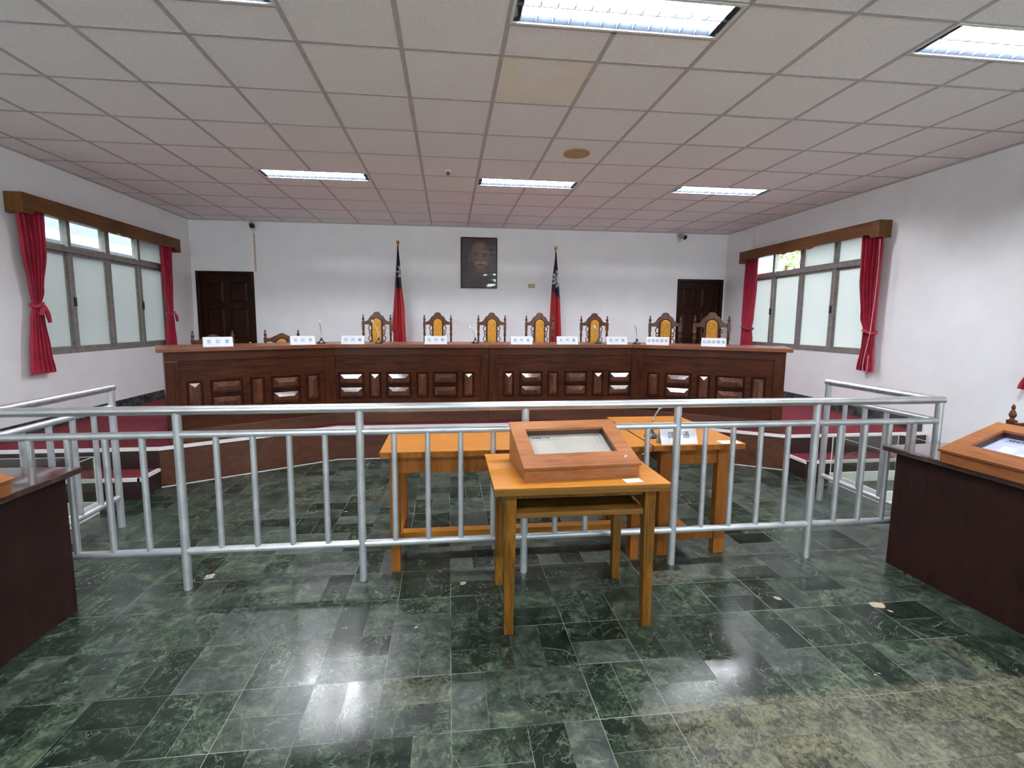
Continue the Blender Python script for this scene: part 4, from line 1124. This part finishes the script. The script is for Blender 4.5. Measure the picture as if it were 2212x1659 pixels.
# acrylic barriers with white base
def acrylic(x0, y0, x1, y1, label):
    t = thing('acrylic_cover', label, 'acrylic cover', ((x0+x1)/2,(y0+y1)/2,0), 0, 'clear acrylic covers on white bases')
    X, Y = (x1-x0)/2, (y1-y0)/2; hb, ht = .095, .455
    bs = MB().box(-X,-Y,0,X,-Y+.02,hb); bs.box(-X,Y-.02,0,X,Y,hb); bs.box(-X,-Y+.02,0,-X+.02,Y-.02,hb); bs.box(X-.02,-Y+.02,0,X,Y-.02,hb)
    bs.build('base', M['rail_white'], t, bevel=.002)
    a = .008
    for b in ((-X+a,-Y+a,hb+.0005,X-a,-Y+a+.004,ht),(-X+a,Y-a-.004,hb+.0005,X-a,Y-a,ht),(-X+a,-Y+a+.0045,hb+.0005,-X+a+.004,Y-a-.0045,ht),(X-a-.004,-Y+a+.0045,hb+.0005,X-a,Y-a-.0045,ht)):
        MB().box(*b).build('acrylic_sheet', M['acrylic'], t)
    e = MB()
    for sx in (-1,1):
        for sy in (-1,1): e.box(sx*(X-.006)-.003, sy*(Y-.006)-.003, hb+.0005, sx*(X-.006)+.003, sy*(Y-.006)+.003, ht+.0005)
        e.box(sx*(X-.009)-.0022,-Y+.006,ht+.0006,sx*(X-.009)+.0022,Y-.006,ht+.0035)
    for sy in (-1,1): e.box(-X+.006,sy*(Y-.009)-.0022,ht+.0006,X-.006,sy*(Y-.009)+.0022,ht+.0035)
    e.build('polished_edge', M['acr_edge'], t)
acrylic(3.65,3.425,4.36,3.945,'clear acrylic cover on a white base beyond the right end of the railing')
acrylic(-3.42,3.27,-2.735,3.795,'clear acrylic cover on a white base beyond the left end of the railing')

# ------------------------------------------------------------------ outside the windows
t = thing('neighbouring_building', 'pale rendered wall with white gutter seen through the left upper panes', 'building', (-7.0,10.0,0))
MB().box(-.4,-18,-.5,0,6,2.86).build('lower_wall', M['concrete'], t)  # wall run lengthened out of view to cut sky light
MB().box(-.4,-18,2.86,.35,6,3.02).build('gutter', M['ext_white'], t)
MB().box(-.4,-18,3.02,-.2,6,4.2).build('upper_wall', M['concrete'], t)
MB().cyl((.12,1.55,-.5),(.12,1.55,2.86),.075,n=14).build('downpipe', M['teal'], t, smooth=True)
t = thing('sky_block_wall', 'added wall behind the tree, cutting sky light to the right window', 'wall', (11.9,6,-.3))  # added to hold back sky light from the right panes
MB().box(0,-12,0,.2,12,2.9).build('wall_panel', M['concrete'], t)
MB().box(-.04,-12,2.9,.24,12,2.98).build('coping', M['ext_white'], t)
def tree(x, y, label):
    t = thing('tree', label, 'tree', (x,y,-.3))
    MB().tube([(0,0,0),(.05,.05,1.2),(-.05,.1,2.3),(0,0,3.4)], [.14,.11,.08,.04], 10).build('trunk', M['table_leg'], t, smooth=True)
    r2 = random.Random(5); mb = MB()
    for k in range(2600):
        a = r2.random()*2*PI; h = r2.uniform(1.6,4.6); rad = 1.5*math.sin((h-1.3)/3.5*PI)**.6*r2.random()**.4
        c = Vector((rad*math.cos(a), rad*math.sin(a)*1.3, h)); d = Vector((r2.uniform(-1,1),r2.uniform(-1,1),r2.uniform(-.6,.6))).normalized()
        e = d.orthogonal().normalized()*.05; q = d*.10
        mb.add([c-q, c+e, c+q, c-e], [(0,1,2,3)])
    mb.build('leaves', M['leaf'], t, recalc=False)
tree(9.2,11.9,'leafy green tree seen through the right upper panes')
tag(MB().box(0,-.35,0,.3,.35,5).build('exterior_column', M['ext_white'], loc=(7.2,10.45,-.3)), 'white exterior column seen through the far right upper pane', 'column')
struct(MB().box(-14,-8,-.45,14,18,-.32).build('ground', M['concrete']))

# ------------------------------------------------------------------ world, camera, view
w = bpy.data.worlds.new('World'); SC.world = w; w.use_nodes = True
bg = w.node_tree.nodes['Background']; bg.inputs[0].default_value = (.88,.905,1.0,1); bg.inputs[1].default_value = 7.8

f, yaw, pitch, roll = 993.21, .1077, .1074, -.0066
cy, sy, cp, sp = math.cos(yaw), math.sin(yaw), math.cos(pitch), math.sin(pitch)
F = Vector((sy*cp, cy*cp, -sp)); Rr = Vector((cy,-sy,0)); Dn = F.cross(Rr)
r_ = Rr*math.cos(roll)+Dn*math.sin(roll); d_ = Dn*math.cos(roll)-Rr*math.sin(roll)
cam = bpy.data.cameras.new('camera'); co = bpy.data.objects.new('camera', cam); COL.objects.link(co)
m3 = Matrix((r_, -d_, -F)).transposed()
co.matrix_world = Matrix.Translation((0,0,1.52)) @ m3.to_4x4()
cam.sensor_fit = 'HORIZONTAL'; cam.sensor_width = 36; cam.lens = 36*f/2212
cam.shift_x = 30.14/2212; cam.shift_y = -27.58/2212
cam.clip_start = .05; cam.clip_end = 100
SC.camera = co
SC.view_settings.view_transform = 'Standard'; SC.view_settings.look = 'None'; SC.view_settings.gamma = 1
SC.view_settings.use_curve_mapping = False
SC.view_settings.exposure = 1.0
SC.cycles.use_denoising = True
SC.cycles.max_bounces = 10; SC.cycles.diffuse_bounces = 5; SC.cycles.glossy_bounces = 4; SC.cycles.transmission_bounces = 6; SC.cycles.transparent_max_bounces = 12
SC.cycles.sample_clamp_indirect = 6
SC.cycles.caustics_reflective = True
